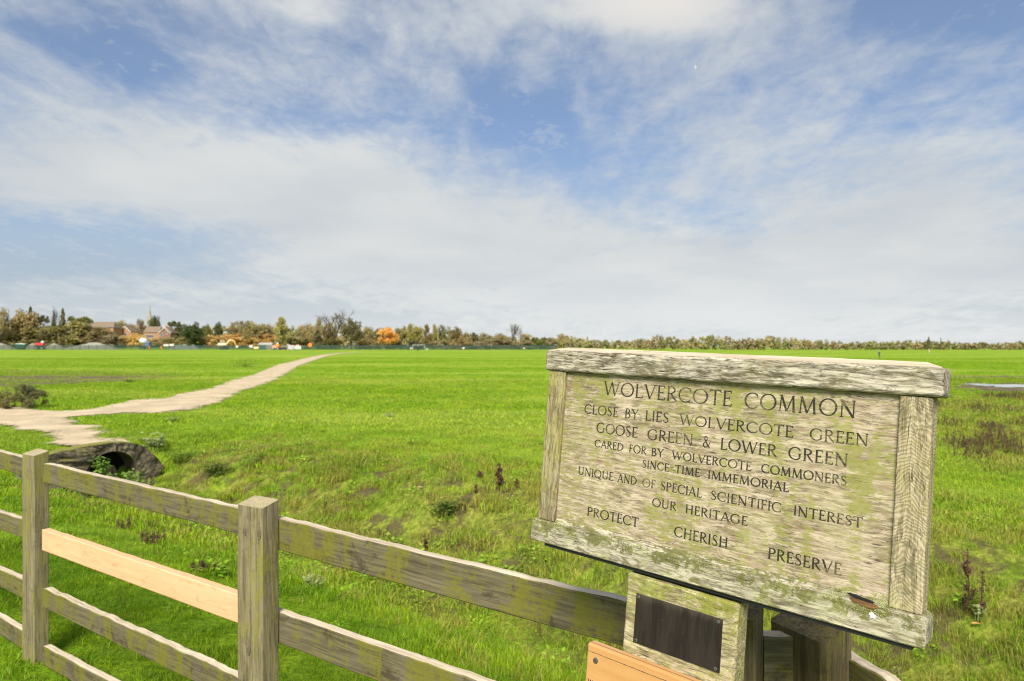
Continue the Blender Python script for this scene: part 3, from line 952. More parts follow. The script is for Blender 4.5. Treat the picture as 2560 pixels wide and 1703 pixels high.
# bay that runs behind the notice board
rail_px(697, 1299, 1560, 1507, ext=(.07, .34), seed=5, h=.115, wob=.005)
rail_px(698, 1532, 1190, 1703, ext=(.07, .75), seed=6, h=.115)
o_ = np.array(back(P2))
rail(back(P2, .08), .30, back(P3, .0), .30, seed=7)
# corner post with its bolt hole, and the rails that turn towards the viewer
c4 = np.array(corner_from(2054.6, 1.487)); d4 = np.array((-.40, .917)); n4 = np.array((.917, .40))
ang4 = math.atan2(-d4[1], -d4[0])
m4 = finv @ Matrix.Translation((c4[0], c4[1], 0)) @ Matrix.Rotation(ang4, 4, 'Z')
big = obj('corner_post', post_mesh(.155, .095, 1.05, .03, 5, .007), [M_DARK, M_KNOT, M_KNOTD, M_DARK], fence, m4)
bm = bmesh.new(); bm_tube(bm, [(-.085, -.0015, .905), (-.085, .004, .905)], [.0075, .0075], 14)
obj('bolt_hole', bm, M_HOLE, big)
rail(back(P3, 0.0, .078), 1.035, (c4[0] + n4[0] * .05, c4[1] + n4[1] * .05 + .05), 1.035, seed=12, h=.11)
e4 = np.array((-d4[0], -d4[1]))
st = c4 + n4 * .090 + e4 * (-.04)
e5 = np.array((.20, -.98))
rail(tuple(st), 1.008, tuple(st + e5 * 1.4), .985, seed=14, h=.11, wob=.009, t=.036)

# ------------------------------------------------------------------ notice board
NX = Vector((.75172794, -.65871334, -.03165173)); NZ = Vector((.08126629, .04489832, .99568064)); NY = Vector((.65444701, .75105318, -.08728251))
S0 = Vector((.5685 * 1.12, 1.12, EYE - .0707 * 1.12))      # inner top right corner of the frame
HALF = .342
SM = Matrix((NX, NY, NZ)).transposed().to_4x4()
SM.translation = S0 - NX * HALF
PANEL_Y = .008


def on_panel(a, b, off):
    """(a leftwards, b up) measured on the frame's front plane -> local x, z on a plane 'off' behind it, along the sight line"""
    P = S0 - NX * a + NZ * b; r = P - Vector((0, 0, EYE))
    t = off / r.dot(NY)
    Q = P + r * t - SM.translation
    return Q.dot(NX), Q.dot(NZ)


M_FRAME = wood('silvered oak frame', (.575, .52, .41), (.105, .088, .052), 'X', 2.1, 1.35, algae=.12, algae_col=(.24, .225, .035), stain=.70, stain_col=(.095, .082, .045), pore_amt=.95, bump=1.0, brown=.40, seed=3.0, freq=2.0, speck=.6, dash=2.2, grit=.95)
M_STILE = wood('silvered oak stile', (.42, .36, .22), (.135, .105, .052), 'Z', 2.0, 1.2, algae=.40, algae_col=(.24, .23, .02), stain=.5, stain_col=(.11, .095, .05), pore_amt=.85, bump=1.0, seed=5.0, freq=2.0, speck=.5, dash=1.6, grit=.95)
M_STILE_R = wood('figured oak stile', (.50, .43, .28), (.215, .17, .09), 'Z', 2.0, 1.15, algae=.25, algae_col=(.24, .24, .03), stain=.6, stain_col=(.13, .12, .065), pore_amt=.8, bump=1.0, seed=15.0, freq=2.0, wave=.24, speck=.6, grit=.95)
M_SILL = wood('lichen stained oak', (.55, .50, .385), (.15, .128, .075), 'X', 2.1, 1.25, algae=.15, algae_col=(.25, .25, .05), stain=.8, stain_col=(.13, .12, .04), pore_amt=.9, bump=1.0, brown=.25, seed=9.0, freq=1.9, lichen=.22, speck=.55, dash=2.2, grit=.9, mossz=(-.386, -.356, .85, (.05, .05, .015), (.19, .19, .05)))
M_PANEL = wood('pale oak panel', (.545, .455, .33), (.245, .19, .115), 'X', 2.2, 1.3, alo=.475, algae=.82, algae_col=(.175, .175, .040), stain=.55, stain_col=(.175, .145, .06), pore_amt=.75, bump=.6, brown=.38, seed=21.0, freq=1.25, lichen=.15, speck=.65, dash=2.6, grit=.95)
M_INK, nt_, bs_, out_ = new_mat('black incised letter')
co_ = nt_.new('ShaderNodeTexCoord').outputs['Object']
w1_ = nt_.noise(co_, 14, 5, .65, .3); w2_ = nt_.noise(nt_.scale(co_, (60, 300, 300)), 1.0, 4, .7)
wm_ = nt_.maprange(nt_.math('ADD', w1_, nt_.math('MULTIPLY', nt_.math('SUBTRACT', w2_, .5), .8)), .50, .68, 0, .75)
nt_.l.new(nt_.mix(wm_, (.020, .017, .010), (.165, .140, .065)), bs_.inputs['Base Color']); bs_.inputs['Roughness'].default_value = .9
M_BLACK = plain('black bearer', (.010, .010, .010), .7)
M_BLOCK = wood('mossy oak block', (.55, .475, .30), (.165, .13, .06), 'X', 2.0, 1.25, algae=.55, algae_col=(.20, .215, .02), stain=.5, stain_col=(.12, .12, .05), pore_amt=.8, bump=.9, seed=31.0, freq=1.8, lichen=.30, speck=.55, dash=2.2, grit=.9, mossz=(.06, .15, .75, (.09, .10, .012), (.32, .33, .05)))
M_ROT = wood('rotten heartwood', (.34, .17, .07), (.03, .018, .01), 'X', .5, 1.0, pore_amt=.9, bump=1.0, seed=2.2)

sign = empty('notice_board', (0, 0, 0), 0, 'large weathered oak notice board with carved black lettering about the common', 'sign')
sign.matrix_basis = SM
sx0, sx1 = HALF - .7407, HALF + .0612


def hip_rail():
    bm = bmesh.new()
    y0, yr, y1 = -.006, .028, .060
    z0, z1, zr = -.0005, .0480, .0572
    n = 60
    def sect(x, ztop_f, ztop_r, ylo, yhi, zlo):
        return None
    # main body: bevelled box
    bm_box(bm, sx0, sx1, y0, y1, z0, z1, .006, 3)
    # hipped cap
    a = [(sx0 + .004, y0 + .005, z1 - .0005), (sx1 - .003, y0 + .005, z1 - .0005), (sx1 - .003, y1 - .004, z1 - .0005), (sx0 + .004, y1 - .004, z1 - .0005)]
    r = [(sx0 + .040, yr, zr), (sx1 - .030, yr, zr)]
    v = [bm.verts.new(p) for p in a + r]
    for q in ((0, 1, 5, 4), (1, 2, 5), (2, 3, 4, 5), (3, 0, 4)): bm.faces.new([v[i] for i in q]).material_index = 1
    return bm


def ragged(o, amp=.0008, cuts=3):
    """give a sawn piece slightly worn, uneven faces"""
    me = o.data
    bm = bmesh.new(); bm.from_mesh(me)
    long = [e for e in bm.edges if e.calc_length() > .05]
    bmesh.ops.subdivide_edges(bm, edges=long, cuts=24, use_grid_fill=True)
    for v_ in bm.verts:
        p = v_.co
        v_.co += Vector((mnoise.noise(p * 40), mnoise.noise(p * 40 + Vector((9, 0, 0))), mnoise.noise(p * 40 + Vector((0, 9, 0))))) * amp
    bm.to_mesh(me); bm.free()
    return o


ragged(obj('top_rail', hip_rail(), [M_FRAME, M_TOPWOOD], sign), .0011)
bm = bmesh.new(); bm_box(bm, HALF - .7305, HALF - .683, 0, .046, -.3440, -.0008, .0022, 2)
ragged(obj('stile', bm, M_STILE, sign))
bm = bmesh.new(); bm_box(bm, HALF, HALF + .047, 0, .046, -.3440, -.0008, .0022, 2)
ragged(obj('stile', bm, M_STILE_R, sign))
panel = box_obj('panel', (HALF - .6828, HALF - .0002, PANEL_Y, .034, -.350, -.0010), M_PANEL, sign)
bx0, bx1 = HALF - .7425, HALF + .0555


def sill():
    bm = bmesh.new()
    y0, y1, zt, zb = -.008, .052, -.3445, -.3940
    rad = .013
    # outline in x/z with rounded upper ends and eased lower ones, swept in y with a sloping shoulder
    def outline(ins):
        pts = []
        for cx_, cz_, a0, a1, rr in ((bx1 - rad, zt - rad, 0, 90, rad), (bx0 + rad * .7, zt - rad * .7, 90, 180, rad * .7), (bx0 + .007, zb + .007, 180, 270, .007), (bx1 - .009, zb + .009, 270, 360, .009)):
            for k in range(6):
                a = R(a0 + (a1 - a0) * k / 5)
                pts.append((cx_ + (rr - ins) * math.cos(a), cz_ + (rr - ins) * math.sin(a)))
        return pts
    loops = []
    for y, ins in ((y0, .0022), (y0 + .0022, 0), (y1 - .002, 0), (y1, .002)):
        loops.append([bm.verts.new((x, y, z)) for x, z in outline(ins)])
    n = len(loops[0])
    for A, B in zip(loops, loops[1:]):
        for k in range(n): bm.faces.new((A[k], B[k], B[(k + 1) % n], A[(k + 1) % n]))
    bm.faces.new(loops[0][::-1]); bm.faces.new(loops[-1])
    bmesh.ops.recalc_face_normals(bm, faces=bm.faces[:])
    return bm


bot = obj('bottom_rail', sill(), M_SILL, sign)
# sloping weathered shoulder between the stiles
bm = bmesh.new()
v = [bm.verts.new(p) for p in ((HALF - .680, -.0078, -.3465), (HALF - .003, -.0078, -.3465), (HALF - .003, PANEL_Y + .001, -.336), (HALF - .680, PANEL_Y + .001, -.336), (HALF - .680, PANEL_Y + .001, -.3465), (HALF - .003, PANEL_Y + .001, -.3465))]
for q in ((0, 1, 2, 3), (0, 3, 4), (1, 5, 2)): bm.faces.new([v[i] for i in q])
ragged(obj('shoulder', bm, M_SILL, bot), .0012)
# rotten hollow near the right stile
def ragged_patch(cx_, cz_, rx, rz, y, n=40, seed=0, amp=.35):
    bm = bmesh.new(); c = bm.verts.new((cx_, y - .0006, cz_)); ring = []
    for k in range(n):
        a = 2 * math.pi * k / n
        q = 1 + amp * mnoise.noise(Vector((math.cos(a) * 1.8, math.sin(a) * 1.8, seed))) + amp * .6 * mnoise.noise(Vector((math.cos(a) * 5, math.sin(a) * 5, seed)))
        ring.append(bm.verts.new((cx_ + rx * q * math.cos(a), y, cz_ + rz * q * math.sin(a) - .12 * rx * q * math.cos(a))))
    for k in range(n): bm.faces.new((c, ring[k], ring[(k + 1) % n]))
    bmesh.ops.recalc_face_normals(bm, faces=bm.faces[:])
    for f_ in bm.faces:
        if f_.normal.y > 0: f_.normal_flip()
    return bm
hx, hz_ = on_panel(.036, -.346, -.008)
obj('rotten_hollow', ragged_patch(hx, hz_ - .0005, .022, .0058, -.0092, 50, 3), M_ROT, bot)
hx2, hz2 = on_panel(.051, -.341, -.008)
obj('rotten_hollow', ragged_patch(hx2 + .010, hz2 + .0005, .023, .0028, -.0098, 50, 8), M_HOLE, bot)
M_DROP = plain('white bird dropping', (.75, .78, .70), .8, .1, 300)
qx, qz = on_panel(.0225, -.3635, -.008)
bm = ragged_patch(qx, qz, .0052, .0048, -.0091, 30, 4, .5)
obj('bird_dropping', bm, M_DROP, bot)
# lichen crust in the corners
M_LICH = leaf_material('pale green lichen', (.24, .27, .06), (.50, .54, .20), .1)
def lichen_patch(parent, spots, y, seed):
    g = random.Random(seed); bm = bmesh.new()
    for (cx_, cz_, rx, rz, n) in spots:
        for k in range(int(n * .8)):
            a = g.random() * 6.283; rr = math.sqrt(g.random())
            p = Vector((cx_ + rx * rr * math.cos(a), y - .0005, cz_ + rz * rr * math.sin(a))); q = g.uniform(.0004, .0011)
            t = g.random() * 6.28; tl = g.uniform(.2, .9)
            u = Vector((math.cos(t), -.35 * tl, math.sin(t))) * q; w = Vector((-math.sin(t), -tl * .8, math.cos(t))) * q
            vs = [bm.verts.new(p + c) for c in (-u * .8, w * .7 - Vector((0, q * .8, 0)), u, -w * .7)]
            bm.faces.new(vs)
    return obj('lichen', bm, M_LICH, parent)
sp = []
for a, b, rx, rz, n in ((.665, -.352, .018, .010, 260), (.63, -.362, .014, .007, 120), (.072, -.338, .02, .008, 220), (.015, -.337, .014, .012, 300), (.03, -.357, .03, .008, 260), (.0, -.343, .012, .007, 120), (.085, -.350, .02, .006, 160)):
    x_, z_ = on_panel(a, b, -.008); sp.append((x_, z_, rx, rz, n))
lichen_patch(bot, sp, -.0085, 5)
box_obj('bearer', (HALF - .7044, HALF + .037, -.001, .040, -.4015, -.3942), M_BLACK, sign, .001)
# the support hidden behind the board
box_obj('support_post', (-.055, .015, .0545, .120, -1.72, -.06), M_DARK, sign, .004)

# ------------------------------------------------------------------ lettering: hand drawn roman capitals
def arc(cx_, cy_, rx, ry, a0, a1, n=18, T=.115, t=.06):
    pts = []
    for k in range(n + 1):
        a = R(a0 + (a1 - a0) * k / n)
        pts.append((cx_ + rx * math.cos(a), cy_ + ry * math.sin(a), t + (T - t) * abs(math.cos(a)) ** 1.6))
    return pts


def ln(x0, y0, x1, y1, w): return [(x0, y0, w), (x1, y1, w)]
T_, t_ = .115, .062
def sf(x, y, w=.2): return ln(x - w / 2, y + (.02 if y < .5 else -.02), x + w / 2, y + (.02 if y < .5 else -.02), .042)


GLY = {
 'I': (.30, [ln(.15, 0, .15, 1, T_), sf(.15, 0), sf(.15, 1)]),
 'L': (.60, [ln(.15, 0, .15, 1, T_), sf(.15, 1), sf(.13, 0, .16), ln(.12, .03, .55, .03, t_), ln(.55, .0, .57, .16, t_)]),
 'E': (.60, [ln(.15, 0, .15, 1, T_), sf(.12, 1, .14), sf(.12, 0, .14), ln(.12, .97, .52, .97, t_), ln(.52, 1, .53, .84, t_), ln(.15, .52, .42, .52, t_), ln(.43, .44, .43, .60, .05), ln(.12, .03, .55, .03, t_), ln(.55, 0, .57, .17, t_)]),
 'F': (.55, [ln(.15, 0, .15, 1, T_), sf(.12, 1, .14), sf(.15, 0, .22), ln(.12, .97, .50, .97, t_), ln(.50, 1, .51, .83, t_), ln(.15, .52, .40, .52, t_), ln(.41, .44, .41, .60, .05)]),
 'T': (.74, [ln(.37, 0, .37, 1, T_), sf(.37, 0), ln(.04, .97, .70, .97, t_), ln(.045, 1, .03, .83, t_), ln(.695, 1, .71, .83, t_)]),
 'H': (.86, [ln(.16, 0, .16, 1, T_), ln(.70, 0, .70, 1, T_), sf(.16, 0), sf(.16, 1), sf(.70, 0), sf(.70, 1), ln(.16, .52, .70, .52, t_)]),
 'N': (.92, [ln(.16, 0, .16, 1, t_ * 1.1), ln(.12, 1, .76, 0, T_), ln(.76, 0, .76, 1, t_ * 1.1), sf(.16, 0), sf(.10, 1, .14), sf(.76, 1)]),
 'M': (1.08, [ln(.14, 0, .20, 1, t_ * 1.1), ln(.20, 1, .53, .04, T_), ln(.53, .04, .86, 1, t_ * 1.1), ln(.86, 1, .93, 0, T_), sf(.14, 0), sf(.93, 0), sf(.16, 1, .12), sf(.90, 1, .12)]),
 'V': (.84, [ln(.08, 1, .43, 0, T_), ln(.43, 0, .76, 1, t_), sf(.08, 1, .2), sf(.76, 1, .18)]),
 'W': (1.24, [ln(.07, 1, .36, 0, T_), ln(.36, 0, .62, .97, t_), ln(.62, .97, .88, 0, T_), ln(.88, 0, 1.16, 1, t_), sf(.07, 1, .18), sf(1.16, 1, .18)]),
 'A': (.84, [ln(.08, 0, .42, 1, t_), ln(.40, 1, .76, 0, T_), ln(.20, .34, .62, .34, t_), sf(.08, 0, .18), sf(.76, 0, .2)]),
 'Y': (.78, [ln(.07, 1, .39, .48, T_), ln(.39, .48, .71, 1, t_), ln(.39, 0, .39, .5, T_), sf(.39, 0), sf(.07, 1, .18), sf(.71, 1, .18)]),
 'O': (1.0, [arc(.50, .50, .43, .48, 0, 360, 40)]),
 'Q': (1.0, [arc(.50, .50, .43, .48, 0, 360, 40), [(.52, .06, .06), (.70, -.06, .1), (.98, -.20, .05)]]),
 'C': (.88, [arc(.50, .50, .43, .48, 48, 312, 30), ln(.795, .88, .81, .72, .05), ln(.795, .12, .81, .26, .04)]),
 'G': (.96, [arc(.50, .50, .43, .48, 48, 318, 30), ln(.80, .88, .82, .72, .05), ln(.81, .14, .81, .44, T_), sf(.81, .46, .2)]),
 'D': (.92, [ln(.15, 0, .15, 1, T_), sf(.12, 1, .14), sf(.12, 0, .14), arc(.22, .50, .60, .47, -90, 90, 26), ln(.12, .97, .24, .97, t_), ln(.12, .03, .24, .03, t_)]),
 'P': (.66, [ln(.15, 0, .15, 1, T_), sf(.12, 1, .14), sf(.15, 0), arc(.26, .735, .32, .235, -90, 90, 20), ln(.12, .97, .28, .97, t_), ln(.15, .50, .28, .50, t_)]),
 'R': (.74, [ln(.15, 0, .15, 1, T_), sf(.12, 1, .14), sf(.15, 0), arc(.26, .745, .30, .225, -90, 90, 20), ln(.12, .97, .28, .97, t_), ln(.15, .52, .28, .52, t_), [(.32, .52, .09), (.50, .22, .11), (.72, 0, .06)]]),
 'B': (.70, [ln(.15, 0, .15, 1, T_), sf(.12, 1, .14), sf(.12, 0, .14), arc(.26, .75, .25, .22, -90, 90, 18), arc(.26, .275, .33, .245, -90, 90, 20), ln(.12, .97, .28, .97, t_), ln(.15, .525, .28, .525, t_), ln(.12, .03, .28, .03, t_)]),
 'U': (.88, [ln(.16, .32, .16, 1, T_), arc(.44, .34, .28, .32, 180, 360, 20, T_, t_), ln(.72, .32, .72, 1, t_ * 1.1), sf(.16, 1), sf(.72, 1)]),
 'S': (.60, [[(.50, .80, .05), (.44, .93, .055), (.31, .975, .06), (.16, .92, .07), (.11, .76, .09), (.19, .61, .11), (.34, .50, .12), (.47, .38, .11), (.51, .22, .09), (.44, .07, .07), (.29, .02, .06), (.14, .06, .055), (.09, .22, .05)]]),
 '&': (.86, [[(.80, .50, .05), (.66, .22, .06), (.46, .04, .07), (.27, .02, .08), (.12, .12, .10), (.12, .32, .09), (.30, .50, .06), (.46, .66, .06), (.46, .88, .07), (.34, .98, .06), (.22, .90, .08), (.22, .72, .08), (.40, .42, .11), (.62, .12, .11), (.82, .0, .06)]]),
 'o': (.62, [arc(.31, .27, .24, .28, 0, 360, 24)]), 'l': (.28, [ln(.14, 0, .14, 1.0, .10)]), 'v': (.5, [ln(.05, .54, .25, 0, .1), ln(.25, 0, .45, .54, .06)]), 'e': (.58, [arc(.29, .27, .22, .27, 10, 320, 20), ln(.1, .28, .5, .28, .05)]),
 'r': (.4, [ln(.12, 0, .12, .54, .1), [(.12, .4, .06), (.25, .54, .07), (.36, .52, .06)]]), 'c': (.5, [arc(.27, .27, .22, .27, 50, 310, 18)]), 't': (.36, [ln(.16, 0, .16, .75, .1), ln(.03, .54, .32, .54, .05)]),
}


def ribbon(bm, pts, y):
    P = [Vector((p[0], p[1])) for p in pts]; n = len(P)
    closed = n > 10 and (P[0] - P[-1]).length < 1e-4
    Lr = []
    for i in range(n):
        a = P[i - 1] if i > 0 else (P[-2] if closed else P[0]); b = P[i + 1] if i < n - 1 else (P[1] if closed else P[-1])
        d = (b - a).normalized(); nn = Vector((-d.y, d.x)); w = pts[i][2] / 2
        Lr.append((P[i] + nn * w, P[i] - nn * w))
    vs = [(bm.verts.new((a.x, y, a.y)), bm.verts.new((b.x, y, b.y))) for a, b in Lr]
    for A, B in zip(vs, vs[1:]): bm.faces.new((A[0], B[0], B[1], A[1]))


def word(bm, txt, x0, x1, z, h, y, bold=1.0):
    tot = sum(GLY[c][0] for c in txt) + .06 * (len(txt) - 1)
    k = (x1 - x0) / tot
    x = x0; cnt = 0
    for c in txt:
        w, strokes = GLY[c]
        for s_ in strokes:
            cnt += 1
            pts = []
            for p in s_:
                pts.append((x + p[0] * k, z + p[1] * h, p[2] * h * bold * 1.22))
            ribbon(bm, pts, y - .000012 * (cnt % 9))
        x += (w + .06) * k


WORDS = [
 (('WOLVERCOTE', .5754, .2835), ('COMMON', .2597, .0636), -.0452, .0298, .88),
 (('CLOSE', .6227, .5341), ('BY', .5178, .4843), ('LIES', .4684, .4131), ('WOLVERCOTE', .3900, .1659), ('GREEN', .138, .042), -.0903, .0208, 1.0),
 (('GOOSE', .5869, .4832), ('GREEN', .4601, .357), ('&', .3375, .3206), ('LOWER', .3013, .1929), ('GREEN', .1729, .0719), -.1288, .0222, 1.05),
 (('CARED', .5884, .5145), ('FOR', .5012, .4591), ('BY', .4481, .4196), ('WOLVERCOTE', .4010, .2376), ('COMMONERS', .2195, .0726), -.1607, .0163, 1.2),
 (('SINCE', .4671, .4054), ('TIME', .3924, .3382), ('IMMEMORIAL', .3221, .1673), -.1878, .0160, 1.25),
 (('UNIQUE', .6270, .5345), ('AND', .5237, .4766), ('OF', .4639, .433), ('SPECIAL', .4214, .3315), ('SCIENTIFIC', .3138, .1783), ('INTEREST', .1576, .0447), -.2266, .0175, 1.1),
 (('OUR', .4378, .3831), ('HERITAGE', .3643, .2381), -.2622, .0170, 1.2),
 (('PROTECT', .595, .4655), ('CHERISH', .3847, .2727), ('PRESERVE', .1978, .0726), -.3120, .0200, 1.15),
]
bm = bmesh.new()
for row in WORDS:
    b, h, bold = row[-3:]
    for txt, a0, a1 in row[:-3]:
        x0, z0 = on_panel(a0, b, PANEL_Y); x1, z1 = on_panel(a1, b, PANEL_Y)
        word(bm, txt, x0, x1, (z0 + z1) / 2, h, PANEL_Y - .0004, bold)
for f_ in bm.faces:
    f_.normal_update()
    if f_.normal.y > 0: f_.normal_flip()
obj('lettering', bm, M_INK, panel)

# ------------------------------------------------------------------ block with the dark metal plaque, under the board
def sub_empty(name, label, cat, x, y, z):
    e = empty(name, (0, 0, 0), 0, label, cat)
    e.matrix_basis = SM @ Matrix.Translation((x, y, z))
    return e


blk = sub_empty('plaque_block', 'thick mossy oak block carrying a blank dark metal plaque under the notice board', 'plaque', 0, 0, -.575)
kx0, kx1 = HALF - .4815, HALF - .2435
bm = bmesh.new(); bm_box(bm, kx0, kx1, -.004, .048, 0, .1685, .006, 3)
ragged(obj('block', bm, M_BLOCK, blk), .0010)
m_, nt_, bs_, out_ = new_mat('dark bronze plaque')
co_ = nt_.new('ShaderNodeTexCoord').outputs['Object']
n_ = nt_.noise(nt_.scale(co_, (60, 60, 9)), 1.0, 6, .7, .5)
c_ = nt_.mix(nt_.maprange(n_, .3, .7), (.013, .010, .007), (.030, .023, .017))
c_ = nt_.mix(nt_.maprange(nt_.noise(co_, 160, 3, .7), .66, .74, 0, .5), c_, (.16, .14, .11))
zc_ = nt_.sep(co_)[2]
c_ = nt_.mix(nt_.math('MULTIPLY', nt_.maprange(nt_.math('ADD', zc_, nt_.math('MULTIPLY', n_, .03)), .132, .160), .5), c_, (.13, .11, .08))
nt_.l.new(c_, bs_.inputs['Base Color']); bs_.inputs['Roughness'].default_value = .8; bs_.inputs['Specular IOR Level'].default_value = .2
pq = box_obj('plaque', (HALF - .4555, HALF - .2708, -.0062, -.0035, .575 - .5403, .575 - .4418), m_, blk, .0004, seg=1)
for sx_, sz_ in ((-.449, -.4478), (-.2785, -.4478), (-.4485, -.5345), (-.2785, -.5345)):
    bm = bmesh.new()
    bm_tube(bm, [(HALF + sx_, -.0060, .575 + sz_), (HALF + sx_, -.0076, .575 + sz_)], [.0032, .0028], 14)
    sc_ = obj('screw', bm, M_STEEL, pq)
    bm = bmesh.new()
    bm_tube(bm, [(HALF + sx_, -.0074, .575 + sz_), (HALF + sx_, -.0079, .575 + sz_)], [.0015, .0015], 10)
    obj('socket', bm, M_HOLE, sc_)

# ------------------------------------------------------------------ varnished information board at the bottom edge
M_VARN = wood('varnished orange oak', (.62, .35, .145), (.47, .235, .075), 'X', .5, .7, pore=(.30, .12, .02), pore_amt=.35, bump=.05, seed=12.0)
for nd in M_VARN.node_tree.nodes:
    if nd.type == 'BSDF_PRINCIPLED':
        nd.inputs['Roughness'].default_value = .35; nd.inputs['Specular IOR Level'].default_value = .5
M_GROOVE = plain('dark groove', (.07, .05, .035), .8)
OFF = -.034
ox0, oz1 = on_panel(.5690, -.5790, OFF)
ox1 = ox0 + .42
ob = sub_empty('information_board', 'varnished orange oak information board below the plaque block', 'sign', 0, OFF, oz1 - .22)
bm = bmesh.new(); bm_box(bm, ox0, ox1, 0, .026, 0, .2215, .0055, 4)
brd = obj('board', bm, M_VARN, ob)
bm = bmesh.new()
pts = []
for k in range(121):
    x = ox0 + .004 + (ox1 - ox0 - .008) * k / 120
    pts.append((x, .2215 - .0155 + .0006 * mnoise.noise(Vector((x * 60, 2, 1))) - .0003, .0011 + .0009 * mnoise.noise(Vector((x * 120, 7, 1)))))
ribbon(bm, pts, -.0003)
for f_ in bm.faces:
    f_.normal_update()
    if f_.normal.y > 0: f_.normal_flip()
obj('groove', bm, M_GROOVE, brd)
bm = bmesh.new()
v = [bm.verts.new(p) for p in ((ox0 + .003, .0075, .2217), (ox1 - .003, .0075, .2217), (ox1 - .003, .0088, .2217), (ox0 + .003, .0088, .2217))]
bm.faces.new(v)
obj('groove', bm, M_GROOVE, brd)
zx, zz_ = on_panel(.5445, -.6086, OFF)
bm = bmesh.new(); bm_tube(bm, [(zx, .0005, zz_ - (oz1 - .22)), (zx, -.0018, zz_ - (oz1 - .22)), (zx, -.0026, zz_ - (oz1 - .22))], [.0060, .0056, .0042], 18)
obj('screw', bm, M_RUST, ob)
bm = bmesh.new()
wx0, wz = on_panel(.5605, -.6635, OFF)
word(bm, 'Wolvercote', wx0, wx0 + .066, wz - (oz1 - .22), .0122, -.0004, 1.1)
for f_ in bm.faces:
    f_.normal_update()
    if f_.normal.y > 0: f_.normal_flip()
obj('lettering', bm, M_INK, brd)

# ------------------------------------------------------------------ culvert under the path
WM = Matrix(((FN[0], FD[0], 0, 0), (FN[1], FD[1], 0, 0), (0, 0, 1, 0), (0, 0, 0, 1)))
wc = FP + FD * WALL_S + FN * DITCH_P
WM.translation = (wc[0], wc[1], 0)


def concrete():
    m, nt, bs, out = new_mat('mossy old concrete')
    co = nt.new('ShaderNodeTexCoord').outputs['Object']
    n1 = nt.noise(co, 7, 7, .72, 0); n2 = nt.noise(co, 34, 6, .75); n3 = nt.noise(co, 4.2, 6, .7, .2)
    c = nt.mix(nt.maprange(n1, .35, .65), (.028, .023, .013), (.16, .128, .075))
    c = nt.mix(nt.maprange(n2, .48, .66, 0, .6), c, (.30, .26, .18))
    c = nt.mix(nt.maprange(n3, .55, .66, 0, .7), c, (.05, .055, .010))
    nz = nt.sep(nt.new('ShaderNodeNewGeometry').outputs['Normal'])[2]
    mo = nt.math('MULTIPLY', nt.maprange(nz, .35, .8), nt.maprange(n1, .25, .5))
    c = nt.mix(mo, c, nt.mix(n2, (.10, .11, .01), (.26, .25, .03)))
    nt.l.new(c, bs.inputs['Base Color']); bs.inputs['Roughness'].default_value = .95
    b = nt.new('ShaderNodeBump'); b.inputs['Strength'].default_value = .8; b.inputs['Distance'].default_value = .02
    nt.l.new(nt.math('ADD', n1, nt.math('MULTIPLY', n2, .5)), b.inputs['Height']); nt.l.new(b.outputs[0], bs.inputs['Normal'])
    return m


cul = empty('culvert', (0, 0, 0), 0, 'old mossy concrete culvert with a dark round pipe mouth under the path', 'culvert')
cul.matrix_basis = WM
bm = bmesh.new()
RC, ZC = .450, -.505
top = [(-1.30, -.16), (-1.12, -.03), (-.85, .035), (-.55, .06), (-.25, .085), (0, .09), (.22, .07), (.42, .015), (.56, -.07), (.66, -.16), (.76, -.27), (.90, -.45)]
NSEG = 36
loops_f, loops_b = [], []
def wallpt(a):
    """outer outline point of the headwall in direction a from the pipe centre"""
    dxa, dza = math.cos(a), math.sin(a)
    best = None
    out_ = [(-1.30, -1.0)] + top + [(.95, -1.0)]
    for i in range(len(out_)):
        (x1, z1), (x2, z2) = out_[i], out_[(i + 1) % len(out_)]
        ex, ez = x2 - x1, z2 - z1
        den = dxa * ez - dza * ex
        if abs(den) < 1e-9: continue
        t = (x1 * ez - (z1 - ZC) * ex) / den
        u = (x1 * dza - (z1 - ZC) * dxa) / den
        if t > 0 and -1e-6 <= u <= 1 + 1e-6 and (best is None or t < best): best = t
    return best * dxa, ZC + best * dza
rings = []
for k in range(NSEG * 2):
    a = 2 * math.pi * k / (NSEG * 2)
    ox, oz = wallpt(a)
    col = []
    for j in range(7):
        w = j / 6
        x = RC * math.cos(a) * (1 - w) + ox * w; z = (ZC + RC * math.sin(a)) * (1 - w) + oz * w
        jit = .055 * mnoise.noise(Vector((x * 5, z * 5, 1))) + .035 * mnoise.noise(Vector((x * 16, z * 16, 4)))
        col.append(bm.verts.new((x, jit - .03 * (w if a < math.pi else 0) * 0, z + (.015 * mnoise.noise(Vector((x * 7, 3, 2))) if j == 6 else 0))))
    col.append(bm.verts.new((ox * .995, .13, oz + (.012 if a < math.pi else 0)))); col.append(bm.verts.new((ox, .27, oz)))
    rings.append(col)
for k in range(len(rings)):
    A, B = rings[k], rings[(k + 1) % len(rings)]
    for j in range(len(A) - 1): bm.faces.new((A[j], A[j + 1], B[j + 1], B[j]))
bmesh.ops.recalc_face_normals(bm, faces=bm.faces[:])
M_CONC = concrete()
hw = obj('headwall', bm, M_CONC, cul)
if sum(p.normal.y for p in hw.data.polygons) > 0: hw.data.flip_normals()
bm = bmesh.new()
rg = []
for y in (0.0, .12, .30, .46):
    rg.append([bm.verts.new((RC * .998 * math.cos(2 * math.pi * k / 48), y, ZC + RC * .998 * math.sin(2 * math.pi * k / 48))) for k in range(48)])
for A, B in zip(rg, rg[1:]):
    for k in range(48): bm.faces.new((A[k], A[(k + 1) % 48], B[(k + 1) % 48], B[k]))
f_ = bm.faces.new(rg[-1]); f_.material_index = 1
M_VOID = plain('unlit culvert depth', (.004, .0035, .003), 1.0)
